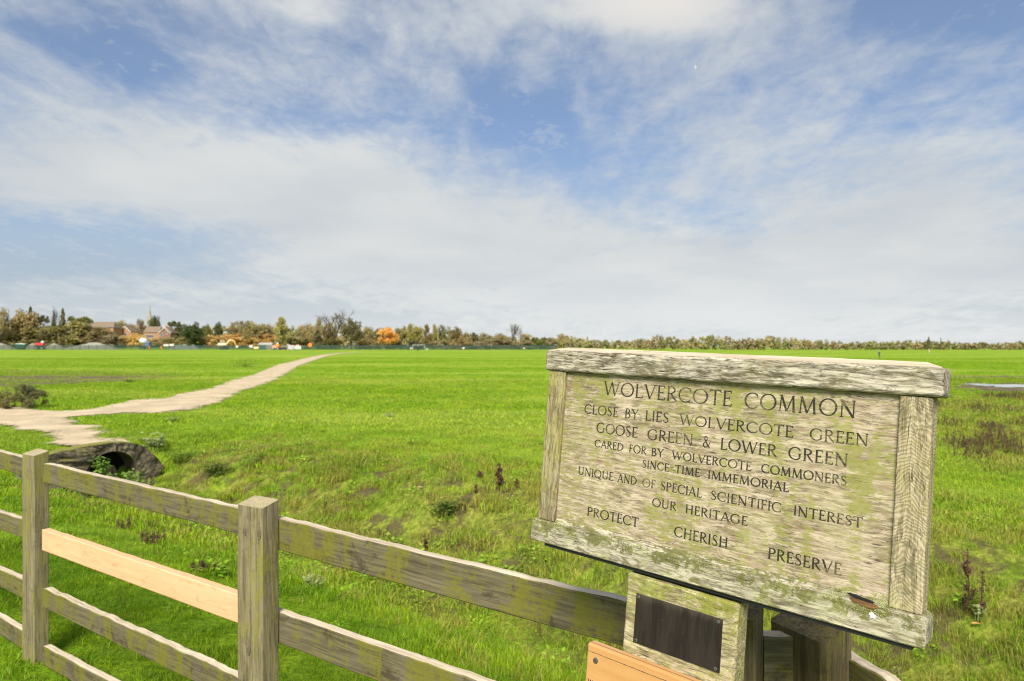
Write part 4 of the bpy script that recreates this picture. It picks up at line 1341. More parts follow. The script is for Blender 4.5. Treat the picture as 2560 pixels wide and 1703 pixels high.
obj('pipe', bm, [plain('stained pipe', (.11, .085, .055), .9, .4, 9, bump=.4), M_VOID], cul, smooth=True)

# ------------------------------------------------------------------ plants that can be told apart
M_DOCK = leaf_material('dead dock stem', (.050, .026, .016), (.105, .052, .030), .05)
M_WEED = leaf_material('withered weed', (.075, .050, .022), (.19, .135, .06), .1)
M_STALK = leaf_material('dry stalk', (.16, .12, .05), (.30, .23, .11), .1)
M_GRNLEAF = leaf_material('fresh weed leaf', (.16, .30, .03), (.30, .46, .09), .35)
M_GREYLEAF = leaf_material('grey green nettle', (.23, .29, .10), (.38, .43, .18), .3)
M_DKLEAF = leaf_material('dark rank weed', (.075, .125, .020), (.155, .21, .04), .35)


def seed_stem(bm, base, h, lean, thick, seed, branches=3, dense=1.0):
    g = random.Random(seed)
    tip = base + Vector((lean[0], lean[1], h))
    pts = [base.lerp(tip, k / 6) + Vector((g.uniform(-1, 1), g.uniform(-1, 1), 0)) * h * .012 for k in range(7)]
    bm_tube(bm, pts, [thick * (1 - .7 * k / 6) for k in range(7)], 5)
    lines = [(base.lerp(tip, .35), tip, 1.0)]
    for b in range(branches):
        p0 = base.lerp(tip, g.uniform(.25, .7)); a = g.random() * 6.28
        p1 = p0 + Vector((math.cos(a) * .09, math.sin(a) * .09, .22)) * h * g.uniform(.5, 1.1)
        bm_tube(bm, [p0, p0.lerp(p1, .5) + Vector((math.cos(a), math.sin(a), 0)) * h * .02, p1], [thick * .6, thick * .5, thick * .3], 4)
        lines.append((p0.lerp(p1, .3), p1, .7))
    for p0, p1, k in lines:
        n = int(90 * dense * k)
        for i in range(n):
            w = g.random()
            q = p0.lerp(p1, w) + Vector((g.gauss(0, 1), g.gauss(0, 1), g.gauss(0, .6))) * thick * (2.6 - 1.4 * w) * k
            s_ = thick * g.uniform(.7, 1.7)
            u = Vector((g.gauss(0, 1), g.gauss(0, 1), g.gauss(0, 1))).normalized() * s_
            v_ = u.orthogonal().normalized() * s_ * .8
            bm.faces.new([bm.verts.new(q + c) for c in (u, v_, -u, -v_)])


def dock(px, base_v, top_v, label, n=1, spread=.0, mat=None, thick=.006, seed=0, branches=3, dense=1.0, lean=0.0, name='dock_plant', cat='weed', group=None):
    B = ground_at(px, base_v)
    h = (base_v - top_v) / F * B.y
    o = empty(name, B, 0, label, cat, group)
    g = random.Random(seed)
    for i in range(n):
        bm = bmesh.new()
        off = Vector((g.uniform(-1, 1), g.uniform(-.5, .5), 0)) * spread if i else Vector((0, 0, 0))
        seed_stem(bm, off - Vector((0, 0, .03)), h * (1 if i == 0 else g.uniform(.6, .9)) + .03, (lean * h + g.uniform(-.06, .06) * h, g.uniform(-.05, .05) * h), thick, seed * 7 + i, branches, dense)
        obj('stem', bm, mat or M_DOCK, o)
    return o


def leafy(px, base_v, w_px, h_px, label, mat, n=160, leaf=.05, seed=0, name='weed_plant', cat='weed', dz=0.0, Y=None):
    B = at(px, base_v, Y) if Y else ground_at(px, base_v)
    B.z += dz
    w = w_px / F * B.y / 2; h = h_px / F * B.y
    o = empty(name, B, 0, label, cat)
    g = random.Random(seed)
    bs_ = bmesh.new(); bl = bmesh.new()
    ends = []
    for i in range(9):
        a = g.random() * 6.28; rr = math.sqrt(g.random()) * w * .85
        e = Vector((rr * math.cos(a), rr * math.sin(a) * .6, h * g.uniform(.55, 1.0)))
        bm_tube(bs_, [Vector((rr * .2 * math.cos(a), rr * .15 * math.sin(a), -.03)), e * .55 + Vector((0, 0, h * .08)), e], [.004, .003, .0015], 4)
        ends.append(e)
    for i in range(n):
        e = ends[i % 9]; q = e * g.uniform(.45, 1.05) + Vector((g.gauss(0, 1), g.gauss(0, .7), g.gauss(0, .8))) * w * .22
        a = g.random() * 6.28; L = leaf * g.uniform(.5, 1.1); el = g.uniform(-.5, .5)
        d = Vector((math.cos(a) * math.cos(el), math.sin(a) * math.cos(el), math.sin(el))); sdv = Vector((-math.sin(a), math.cos(a), g.uniform(-.4, .4)))
        bl.faces.new([bl.verts.new(c) for c in (q, q + d * L * .5 + sdv * L * .35, q + d * L, q + d * L * .5 - sdv * L * .35)])
    obj('stem', bs_, mat, o); obj('foliage', bl, mat, o)
    return o


dock(2424, 1548, 1376, 'tallest dark red dead dock stem in the grass beside the notice board', 1, .1, thick=.0068, seed=3, branches=5)
dock(2449, 1560, 1428, 'shorter dark red dead dock stem, close right of the tallest one', 1, .1, thick=.0068, seed=4, branches=1, lean=.08)
dock(2412, 1540, 1490, 'small dark dead stem at the foot of the tall red dock', 1, .02, thick=.005, seed=5, branches=1, lean=.03)
leafy(2445, 1555, 46, 48, 'pale green leafy weed at the foot of the dead red docks', M_GREYLEAF, 26, .05, 6)
dock(1250, 1229, 1160, 'dark branching dead thistle standing highest on the ditch bank', 1, .05, thick=.010, seed=8, branches=5, name='thistle_stalk')
dock(1199, 1197, 1180, 'small dark seed head left of the branching thistle', 1, .02, thick=.010, seed=9, branches=0, name='thistle_stalk')
dock(1291, 1222, 1199, 'thin dark seed head right of the branching thistle near the board', 1, .02, thick=.008, seed=10, branches=0, name='thistle_stalk')
dock(1190, 1236, 1212, 'faint brown stalk under the small dark seed head on the bank', 1, .02, thick=.006, seed=11, branches=1, name='thistle_stalk')
dock(812, 1306, 1224, 'tall thin brown stalk just right of the nearest whole fence post', 1, .03, thick=.0042, seed=12, branches=2, dense=.5, name='dry_stalk')
dock(579, 1262, 1222, 'thin brown stalk above the top rail left of the nearest whole post', 1, .03, thick=.005, seed=13, branches=1, dense=.5, name='dry_stalk')
dock(1063, 1385, 1332, 'dark brown stalk pair rising behind the middle of the long top rail', 2, .05, thick=.005, seed=14, branches=2, name='dry_stalk')
dock(1347, 1592, 1534, 'thin forked twig under the long top rail near the plaque block', 2, .04, thick=.0026, seed=15, branches=2, dense=.15, name='dry_stalk')
dock(1075, 1280, 1200, 'fine straw coloured stalk in the middle of the ditch bank', 1, .02, M_STALK, .003, 16, 2, .25, name='dry_stalk')
dock(858, 1442, 1400, 'dark stalk directly under the long top rail near the fence post', 1, .02, None, .004, 17, 1, .5, name='dry_stalk')
for i, (px, bv, tv, lab) in enumerate(((322, 1325, 1292, 'largest dark tuft of dead weed seen between the two top rails'), (367, 1360, 1324, 'slim dark dead weed right of the largest dark tuft'), (410, 1360, 1315, 'upright dark dead weed pair farthest right between the two top rails'),
                                       (505, 1432, 1400, 'dark dead weed clump close above the fresh orange rail'), (545, 1432, 1405, 'low dark dead weed beside the fence post above the fresh rail'))):
    dock(px, bv, tv, lab, 4, .10, M_WEED, .0050, 40 + i, 3, .55, name='dead_weed')
leafy(250, 1204, 52, 60, 'bright green leafy plant growing in front of the culvert mouth', M_GRNLEAF, 170, .085, 21, Y=10.95)
leafy(318, 1206, 100, 26, 'low green leafy plant at the lower right of the culvert mouth', M_GRNLEAF, 130, .075, 22, Y=11.05)
leafy(385, 1128, 78, 34, 'grey green nettles growing on the right shoulder of the culvert', M_GREYLEAF, 220, .085, 23)
leafy(432, 1056, 34, 12, 'pale weed rosette in the lawn beyond the culvert', M_GREYLEAF, 60, .06, 24)
leafy(970, 1043, 30, 10, 'pale flat weed rosette in the open meadow left of the board', M_GREYLEAF, 50, .06, 25)
leafy(985, 1390, 60, 30, 'pale green broad weed directly above the long top rail', M_GRNLEAF, 60, .045, 26)
leafy(780, 1475, 70, 34, 'pale green weed under the long top rail near the post', M_GREYLEAF, 60, .04, 27)
leafy(605, 918, 95, 5, 'dark patch of rank weeds left of the path in mid meadow', M_DKLEAF, 420, .16, 28)
leafy(327, 957, 30, 6, 'small dark weed clump in the lawn between mud strip and path', M_DKLEAF, 70, .16, 29)
for i_, (px, bv, w_, h_, lab) in enumerate(((455, 1160, 110, 34, 'dark leaf clump added as shade on the ditch bank right of the culvert'), (545, 1188, 90, 26, 'dark leaf clump added as shade in the ditch hollow, second right of the culvert'), (640, 1165, 110, 18, 'low dark leaf clump added as shade along the lip of the ditch bank'),
                                            (1130, 1285, 120, 22, 'dark green tussock under the dead thistle on the bank'))):
    leafy(px, bv, w_, h_, lab, M_DKLEAF, 420, .055, 60 + i_, name='tussock', cat='plant')  # clumps right of the culvert are added to darken the shaded hollow
# fallen leaves
for i, (px, v, lab) in enumerate(((2440, 1578, 'orange fallen leaf below the dead red docks'), (1049, 1228, 'pale pink fallen leaf on the ditch bank'), (1424, 1108, 'pale fallen leaf hidden close to the board'))[:2]):
    B = ground_at(px, v) + Vector((0, 0, .05))
    bm = bmesh.new(); s_ = .035
    v_ = [bm.verts.new(Vector((x * s_, y * s_ * .6, .2 * s_ * z))) for x, y, z in ((-1, 0, 0), (-.4, .7, 1), (.4, .6, .6), (1.1, 0, 0), (.4, -.6, .5), (-.4, -.7, 1))]
    bm.faces.new(v_[:4]); bm.faces.new([v_[0], v_[3], v_[4], v_[5]])
    o = obj('fallen_leaf', bm, plain('dead leaf', (.55, .28, .09) if i == 0 else (.55, .38, .28), .8))
    o.location = B; tag(o, lab, 'leaf')


def scatter_dead():
    """countless dead brown stems over the wet ground on the right and along the ditch"""
    g = np.random.default_rng(5)
    m = leaf_material('dead wetland stems', (.060, .036, .020), (.15, .095, .045), .05)
    def stems(n, r, h, seed):
        q = np.random.default_rng(seed); bm = bmesh.new()
        for i in range(n):
            a = q.random() * 6.28; rr = r * math.sqrt(q.random()); hh = h * q.uniform(.4, 1)
            seed_stem(bm, Vector((rr * math.cos(a), rr * math.sin(a), -.02)), hh, (q.uniform(-.2, .2) * hh, q.uniform(-.2, .2) * hh), .006, seed * 50 + i, 1, .25)
        me = bpy.data.meshes.new('s'); bm.to_mesh(me); bm.free(); me.materials.append(m)
        return bpy.data.objects.new('s', me)
    src = [stems(12, .35, .42, 1), stems(9, .25, .32, 2), stems(16, .5, .36, 3)]
    n = 2600
    P = np.array(MARSH_POLY); x = g.uniform(P[:, 0].min(), P[:, 0].max(), n); y = g.uniform(P[:, 1].min(), P[:, 1].max(), n)
    k = inpoly(x, y, MARSH_POLY) & (vnoise(x * .55, y * .55) + .5 * vnoise(x * 1.7, y * 1.7) > .06)
    x, y = x[k], y[k]
    x2 = g.uniform(-6, 7, 1400); y2 = g.uniform(2.2, 12, 1400); s2, p2 = fence_sp(x2, y2)
    k2 = (p2 > 2.0) & (p2 < 6.4) & (s2 < WALL_S - .6) & (vnoise(x2 * 1.1 + 40, y2 * 1.1) > .16)
    nn = int(k2.sum()); nm = len(x)
    x = np.r_[x, x2[k2]]; y = np.r_[y, y2[k2]]
    gn_scatter('dead_stems', np.stack([x, y, zg(x, y)], 1), g.random(len(x)) * 6.28, np.r_[g.uniform(.35, .8, nm), g.uniform(.14, .34, nn)], g.integers(0, 3, len(x)), src,
               'scattered reddish brown dead stems over the wet rough ground beyond the board', 'weeds')


scatter_dead()

# ------------------------------------------------------------------ trees
M_BARK = plain('bark', (.085, .068, .045), .95, .35, 3)
M_CROWN = leaf_material('tree foliage', None, None, .5, True)
PROTO = {}


def leaf_cloud(centers, radii, n, ls, g, flat=1.0):
    C = np.asarray(centers, float); rad = np.asarray(radii, float)
    pick = g.integers(0, len(C), n)
    d = g.normal(size=(n, 3)); d /= np.linalg.norm(d, axis=1)[:, None]
    p = C[pick] + d * (rad[pick] * g.random(n) ** .45)[:, None] * np.array((1, 1, flat))
    u = g.normal(size=(n, 3)); u /= np.linalg.norm(u, axis=1)[:, None]
    w = np.cross(u, g.normal(size=(n, 3))); w /= np.linalg.norm(w, axis=1)[:, None] + 1e-9
    s = (ls * g.uniform(.5, 1.2, n))[:, None]
    v = np.stack([p + u * s, p + w * s * .6, p - u * s, p - w * s * .6], 1).reshape(-1, 3)
    return v, np.arange(n * 4).reshape(n, 4)


def branchy(seed, h=1.0, spread=.35, depth=4, r0=.022, first=.25, up=.55, n0=5):
    g = random.Random(seed); bm = bmesh.new()
    def grow(p, d, L, r, lev):
        e = p + d * L
        mid = p.lerp(e, .5) + Vector((g.uniform(-1, 1), g.uniform(-1, 1), 0)) * L * .06
        bm_tube(bm, [p, mid, e], [r, r * .8, r * .55], 5 if lev < 2 else 3, False)
        if lev >= depth: return
        for k in range(n0 if lev == 0 else g.choice((2, 3, 3))):
            a = g.random() * 6.28; sp_ = spread * g.uniform(.6, 1.5)
            nd = (d + Vector((math.cos(a), math.sin(a), 0)) * sp_ + Vector((0, 0, up * .25))).normalized()
            grow(p.lerp(e, g.uniform(.6, 1.0)), nd, L * g.uniform(.6, .82), r * .55, lev + 1)
    grow(Vector((0, 0, -.03)), Vector((0, 0, 1)), h * first + .03, r0, 0)
    return bm


def proto(kind, seed):
    """unit tree: height about 1, crown width about 1"""
    key = (kind, seed)
    if key in PROTO: return PROTO[key]
    g = np.random.default_rng(seed * 13 + 5)
    cr = None
    if kind == 'round':
        n = 34; d = g.normal(size=(n, 3)); d /= np.linalg.norm(d, axis=1)[:, None]
        c = d * (.34 * g.random(n) ** .35)[:, None] * np.array((1.05, 1.05, 1.0)) + np.array((0, 0, .60)); c[:, 2] -= .05 * (np.hypot(c[:, 0], c[:, 1]) > .3)
        cr = leaf_cloud(c, g.uniform(.09, .17, n), 2600, .040, g); tr = branchy(seed, 1, .5, 2, .03, .34)
    elif kind == 'loose':
        n = 30; d = g.normal(size=(n, 3)); d /= np.linalg.norm(d, axis=1)[:, None]
        c = d * (.36 * g.random(n) ** .4)[:, None] * np.array((1, 1, 1.05)) + np.array((0, 0, .58))
        cr = leaf_cloud(c, g.uniform(.06, .15, n), 2000, .032, g); tr = branchy(seed, 1, .45, 4, .026, .30)
    elif kind == 'shrub':
        n = 40; a = g.random(n) * 6.283; rr = .42 * np.sqrt(g.random(n)); z = g.random(n) * np.sqrt(np.maximum(0, 1 - (rr / .52) ** 2)) * .85 + .05
        c = np.stack([rr * np.cos(a), rr * np.sin(a), z], 1)
        cr = leaf_cloud(c, g.uniform(.09, .17, n), 3000, .048, g); tr = branchy(seed, 1, .8, 3, .018, .15)
    elif kind == 'bush':
        n = 60; a = g.random(n) * 6.283; rr = .46 * np.sqrt(g.random(n)); z = g.random(n) * (1 - .9 * rr) * .95 + .03
        z *= .9
        c = np.stack([rr * np.cos(a), rr * np.sin(a), z], 1)
        cr = leaf_cloud(c, g.uniform(.05, .12, n), 3600, .030, g, 1.3); tr = branchy(seed, 1, .55, 5, .007, .10, .7, 7)
    elif kind == 'conifer':
        n = 40; z = g.random(n); rr = (1 - z) * .46 * np.sqrt(g.random(n)); a = g.random(n) * 6.283
        c = np.stack([rr * np.cos(a), rr * np.sin(a), .06 + z * .90], 1)
        cr = leaf_cloud(c, .05 + .11 * (1 - z), 2000, .040, g, .7); tr = branchy(seed, 1, .2, 1, .03, .7)
    elif kind == 'pine':
        n = 16; a = g.random(n) * 6.283; rr = .42 * np.sqrt(g.random(n)); c = np.stack([rr * np.cos(a), rr * np.sin(a) , .80 + .13 * g.random(n) - .12 * rr], 1)
        cr = leaf_cloud(c, g.uniform(.08, .15, n), 1200, .042, g, .5); tr = branchy(seed, 1, .55, 2, .028, .55)
    elif kind == 'poplar':
        n = 36; z = g.random(n); a = g.random(n) * 6.283; rr = .34 * np.sin(np.pi * np.clip(z * .85 + .12, 0, 1)) * np.sqrt(g.random(n))
        c = np.stack([rr * np.cos(a), rr * np.sin(a), .1 + .86 * z], 1)
        cr = leaf_cloud(c, g.uniform(.07, .13, n), 2000, .036, g); tr = branchy(seed, 1, .25, 3, .026, .4)
    elif kind == 'bare':
        tr = branchy(seed, 1, .40, 5, .020, .26, .5)
        n = 26; d = g.normal(size=(n, 3)); d /= np.linalg.norm(d, axis=1)[:, None]
        c = d * (.30 * g.random(n) ** .4)[:, None] * np.array((1.1, 1.1, .9)) + np.array((0, 0, .62))
        cr = leaf_cloud(c, g.uniform(.06, .12, n), 500, .014, g)
    tm = bpy.data.meshes.new('trunk'); tr.to_mesh(tm); tr.free(); tm.materials.append(M_BARK)
    co = np.zeros(len(tm.vertices) * 3); tm.vertices.foreach_get('co', co); zt = co.reshape(-1, 3)[:, 2].max()
    if kind in ('bare', 'loose', 'bush'):
        q = co.reshape(-1, 3); w = np.abs(q[:, :2]).max(); q[:, 2] *= 1.0 / zt; q[:, :2] *= .5 / w
        tm.vertices.foreach_set('co', q.ravel())
    elif zt > .9:
        q = co.reshape(-1, 3); q *= .88 / zt; tm.vertices.foreach_set('co', q.ravel())
    cm = mesh_np('crown', cr[0], cr[1], M_CROWN)
    PROTO[key] = (tm, cm)
    return PROTO[key]


def tree(px, top_v, w_px, Y, kind, col, label, seed=0, name=None, cat=None, group=None, base=None):
    if kind == 'shrub' and 340 <= Y < 358: Y += 17
    X = (px - CX) / F * Y
    z0 = float(zg(X, Y)) if base is None else base
    ztop = EYE - (top_v - HV) / F * Y
    H = ztop - z0; W = w_px / F * Y * {'shrub': 1.4, 'conifer': 1.6, 'pine': 1.15, 'round': 1.12, 'loose': 1.2, 'poplar': 1.2}.get(kind, 1.0) * (1.0 if Y > 100 else .75)
    nm = name or {'shrub': 'shrub', 'conifer': 'conifer_tree', 'pine': 'pine_tree', 'bare': 'bare_tree'}.get(kind, 'broadleaf_tree')
    r = empty(nm, (X, Y, z0), (seed * 1.7 + px) % 6.28, label, cat or ('shrub' if kind == 'shrub' else 'tree'), group)
    tm, cm = proto(kind, seed)
    for part, me in (('trunk', tm), ('crown', cm)):
        o = bpy.data.objects.new(part, me); COL.objects.link(o); o.parent = r
        o.scale = (W, W, H)
        lum = .3 * col[0] + .6 * col[1] + .1 * col[2]
        o.color = tuple(min(.85, 1.28 * (q * .52 + .48 * lum * k)) for q, k in zip(col, (1.15, 1.0, .5))) + (1,)
    return r


OLIVE = (.285, .255, .110); BROWN = (.300, .245, .130); RUST = (.31, .225, .11); GREEN = (.160, .190, .040); DKGREEN = (.090, .125, .048); YGREEN = (.310, .285, .055)
GOLD = (.52, .28, .03); ORANGE = (.66, .30, .030); DKOLIVE = (.160, .145, .068); TAN = (.40, .31, .16); GREY = (.30, .25, .17); MAUVE = (.265, .22, .145)
TREES = [
 # px, top, width, depth, kind, colour, label
 (4, 772, 60, 352, 'loose', BROWN, 'thin reddish brown tree cut by the left edge of the picture', 1),
 (58, 768, 78, 362, 'round', RUST, 'rust orange broad tree rising above the thicket at far left', 1),
 (76, 764, 26, 372, 'conifer', DKGREEN, 'dark green pointed tree directly behind the rust orange tree', 1),
 (108, 783, 26, 366, 'pine', DKGREEN, 'small flat topped dark cedar right of the rust orange tree', 1),
 (132, 761, 36, 360, 'bare', GREY, 'bare pollarded tree with knobbly branch ends among conifers', 1),
 (134, 777, 17, 358, 'conifer', DKGREEN, 'slim dark conifer standing under the bare pollarded tree', 2),
 (157, 770, 24, 360, 'conifer', DKOLIVE, 'dark conifer right of the bare pollarded tree', 3),
 (205, 786, 52, 368, 'pine', GREEN, 'wide flat topped green pine left of the brown roof', 2),
 (288, 803, 20, 412, 'round', DKGREEN, 'dark green tree against the right end of the brown roof', 2),
 (304, 802, 40, 428, 'round', OLIVE, 'olive brown tree behind the brick gable house', 3),
 (330, 808, 40, 410, 'round', BROWN, 'low brown tree between brick gable house and pale bare tree', 1),
 (352, 790, 22, 412, 'loose', GREY, 'pale greyish nearly bare tree just left of the church spire', 2),
 (387, 791, 36, 424, 'round', DKGREEN, 'dark green tree standing right in front of the church spire', 4),
 (420, 812, 22, 410, 'round', ORANGE, 'small orange tree behind the right hand brick gable', 2),
 (434, 799, 32, 378, 'pine', DKGREEN, 'dark green pine right of the brick houses', 1),
 (448, 815, 26, 412, 'round', DKGREEN, 'lower dark green tree under the pine right of the houses', 5),
 (482, 803, 62, 360, 'round', (.055, .105, .030), 'round deep green tree alone between houses and brown woods', 1),
 (516, 812, 30, 384, 'round', GREEN, 'small mid green tree right of the round deep green tree', 3),
 (546, 806, 24, 372, 'round', DKGREEN, 'small round dark green tree left of the brown woods', 4),
 (580, 809, 20, 384, 'conifer', DKOLIVE, 'small dark conifer at the left edge of the brown woods', 1),
 (598, 802, 50, 372, 'loose', BROWN, 'light brown tree, first of the brown woods', 3),
 (634, 800, 62, 366, 'round', OLIVE, 'broad olive brown tree in the middle of the brown woods', 2),
 (668, 812, 50, 372, 'round', BROWN, 'lower brown tree right in the brown woods', 5),
 (705, 794, 58, 352, 'poplar', YGREEN, 'tall yellow green tree beside the brown woods', 1),
 (752, 820, 46, 366, 'loose', OLIVE, 'low olive tree right of the tall yellow green tree', 1),
 (770, 801, 52, 366, 'loose', TAN, 'tan tree with thin crown left of the bare giant', 2),
 (796, 800, 44, 360, 'poplar', BROWN, 'upright brown tree in front of the bare giant', 2),
 (822, 806, 44, 356, 'loose', (.21, .15, .055), 'light brown feathery tree left of the dark oak', 4),
 (838, 767, 108, 400, 'bare', GREY, 'giant bare winter tree with fanned fine branches', 2),
 (878, 799, 64, 346, 'round', DKOLIVE, 'large dark olive oak right of the bare giant', 3),
 (920, 818, 46, 372, 'round', OLIVE, 'olive tree between the dark oak and the orange tree', 4),
 (950, 822, 40, 384, 'round', DKOLIVE, 'dark olive tree behind the left of the orange tree', 5),
 (970, 820, 66, 344, 'round', ORANGE, 'glowing orange autumn tree in the treeline', 5),
 (1004, 813, 44, 384, 'round', OLIVE, 'olive tree just right of the orange autumn tree', 1),
 (1036, 808, 50, 376, 'round', YGREEN, 'rounded yellow green tree with dark top behind the walker', 2),
 (1066, 812, 34, 372, 'poplar', (.23, .15, .04), 'narrow amber tree right of the rounded yellow green tree', 3),
 (1086, 813, 28, 376, 'poplar', YGREEN, 'slender yellow green tree with trailing top', 4),
 (1104, 812, 24, 380, 'loose', GREEN, 'thin green tree right of the slender yellow green one', 3),
 (1122, 818, 34, 384, 'poplar', OLIVE, 'narrow olive tree in the thinning treeline', 5),
 (1142, 819, 36, 388, 'round', (.20, .15, .04), 'golden olive tree in the thinning treeline', 3),
 (1163, 830, 30, 386, 'shrub', RUST, 'low rusty tree where the treeline drops', 1),
 (1182, 830, 38, 392, 'round', DKOLIVE, 'dark low tree where the treeline drops', 2),
 (1212, 832, 46, 396, 'loose', BROWN, 'low brown tree right of the drop in the treeline', 1),
 (1250, 834, 44, 400, 'round', BROWN, 'low brown tree left of the lone bare tree', 4),
 (1280, 806, 46, 410, 'bare', GREY, 'lone bare tree standing above low woods', 3),
 (1302, 816, 26, 414, 'bare', TAN, 'small thin bare tree right of the lone bare tree', 1),
 (1318, 829, 34, 420, 'loose', TAN, 'pale brown tree arching over the low dark bush', 2),
 (1345, 838, 38, 410, 'shrub', GREEN, 'low rounded dark green bush left of the board top', 2),
 (1374, 841, 36, 420, 'shrub', MAUVE, 'low mauve brown bush at the left corner of the board', 3),
 # the thicket and the shrubs along the works fence
 (-20, 806, 80, 350, 'shrub', OLIVE, 'olive thicket bush cut by the left edge of the picture', 1),
 (36, 802, 84, 347, 'shrub', (0.203, 0.173, 0.063), 'olive brown thicket bush below the rust orange tree', 2),
 (92, 798, 90, 349, 'shrub', (0.247, 0.217, 0.068), 'light olive thicket bush below the flat cedar', 3),
 (140, 812, 74, 346, 'shrub', DKOLIVE, 'dark thicket bush below the bare pollarded tree', 4),
 (190, 797, 88, 349, 'shrub', (0.255, 0.232, 0.060), 'tallest light green thicket bush below the flat topped pine', 5),
 (238, 816, 70, 346, 'shrub', (0.225, 0.165, 0.075), 'brown thicket bush below the brown roof', 1),
 (240, 817, 46, 352, 'shrub', (.27, .23, .11), 'khaki bush covering the wall below the wide low brown roof', 3),
 (296, 842, 30, 352, 'shrub', BROWN, 'low brown bush left below the white edged gable', 2),
 (425, 841, 30, 352, 'shrub', (.30, .25, .12), 'low khaki scrub right below the dark red gable', 1),
 (384, 845, 40, 350, 'shrub', TAN, 'low tan scrub above the second orange worker', 5),
 (262, 820, 44, 352, 'shrub', (.24, .19, .08), 'soft brown bush in front of the wide low brown roof', 4),
 (216, 814, 50, 351, 'shrub', OLIVE, 'olive bush at the left end of the wide low brown roof', 2),
 (312, 838, 34, 351, 'shrub', (.46, .32, .10), 'straw gold bush in front of the white edged gable', 1),
 (274, 829, 46, 345, 'shrub', MAUVE, 'low purple brown thicket bush at the right end of the thicket', 2),
 (343, 828, 34, 352, 'shrub', (0.540, 0.360, 0.090), 'golden shrub in front of the two brick gables', 3),
 (372, 842, 46, 356, 'shrub', TAN, 'tan scrub in front of the long brown roof', 2),
 (404, 844, 44, 357, 'shrub', RUST, 'rusty scrub in front of the dark red gable', 5),
 (442, 836, 34, 356, 'shrub', DKOLIVE, 'dark shrub below the right hand brick gable', 4),
 (465, 842, 46, 352, 'shrub', OLIVE, 'olive shrub below the round deep green tree', 5),
 (505, 838, 44, 352, 'shrub', (0.240, 0.210, 0.090), 'dull green shrub right below the deep green tree', 1),
 (545, 832, 52, 350, 'shrub', (0.495, 0.300, 0.098), 'orange brown shrub behind the yellow digger', 2),
 (592, 828, 56, 352, 'shrub', (0.540, 0.307, 0.090), 'bright tawny shrub right of the yellow digger', 3),
 (636, 834, 52, 350, 'shrub', (0.480, 0.315, 0.105), 'tawny shrub behind the white site cabin', 4),
 (672, 832, 44, 352, 'shrub', (0.510, 0.300, 0.090), 'tawny shrub right of the white site cabin', 5),
 (716, 842, 50, 348, 'shrub', DKOLIVE, 'dark shrub below the tall yellow green tree', 1),
 (745, 834, 56, 348, 'shrub', OLIVE, 'olive rounded shrub above the grey barriers', 2),
 (793, 824, 34, 343, 'conifer', DKOLIVE, 'dark bushy conifer above the orange ball', 4),
 (828, 838, 50, 350, 'shrub', (0.300, 0.240, 0.083), 'pale olive shrub left of the dark oak', 3),
 (918, 840, 52, 348, 'shrub', (0.270, 0.203, 0.075), 'brown shrub between the dark oak and orange tree', 4),
 (985, 848, 48, 343, 'shrub', DKOLIVE, 'dark shrub in front of the orange autumn tree', 5),
 (1045, 850, 54, 345, 'shrub', (0.128, 0.112, 0.060), 'dark low shrub right behind the white goal', 1),
 (1105, 846, 46, 355, 'shrub', BROWN, 'brown shrub right of the white goal', 2),
 (1160, 850, 50, 360, 'shrub', (0.300, 0.195, 0.075), 'rusty shrub below the low rusty tree', 3),
 (1205, 848, 50, 362, 'shrub', MAUVE, 'mauve brown shrub below the drop in the treeline', 4),
 (1255, 848, 56, 368, 'shrub', (0.232, 0.158, 0.105), 'pinkish brown shrub left below the lone bare tree', 5),
 (1305, 850, 50, 372, 'shrub', MAUVE, 'dull brown shrub right below the lone bare tree', 1),
]
for t_row in TREES:
    tree(*t_row)


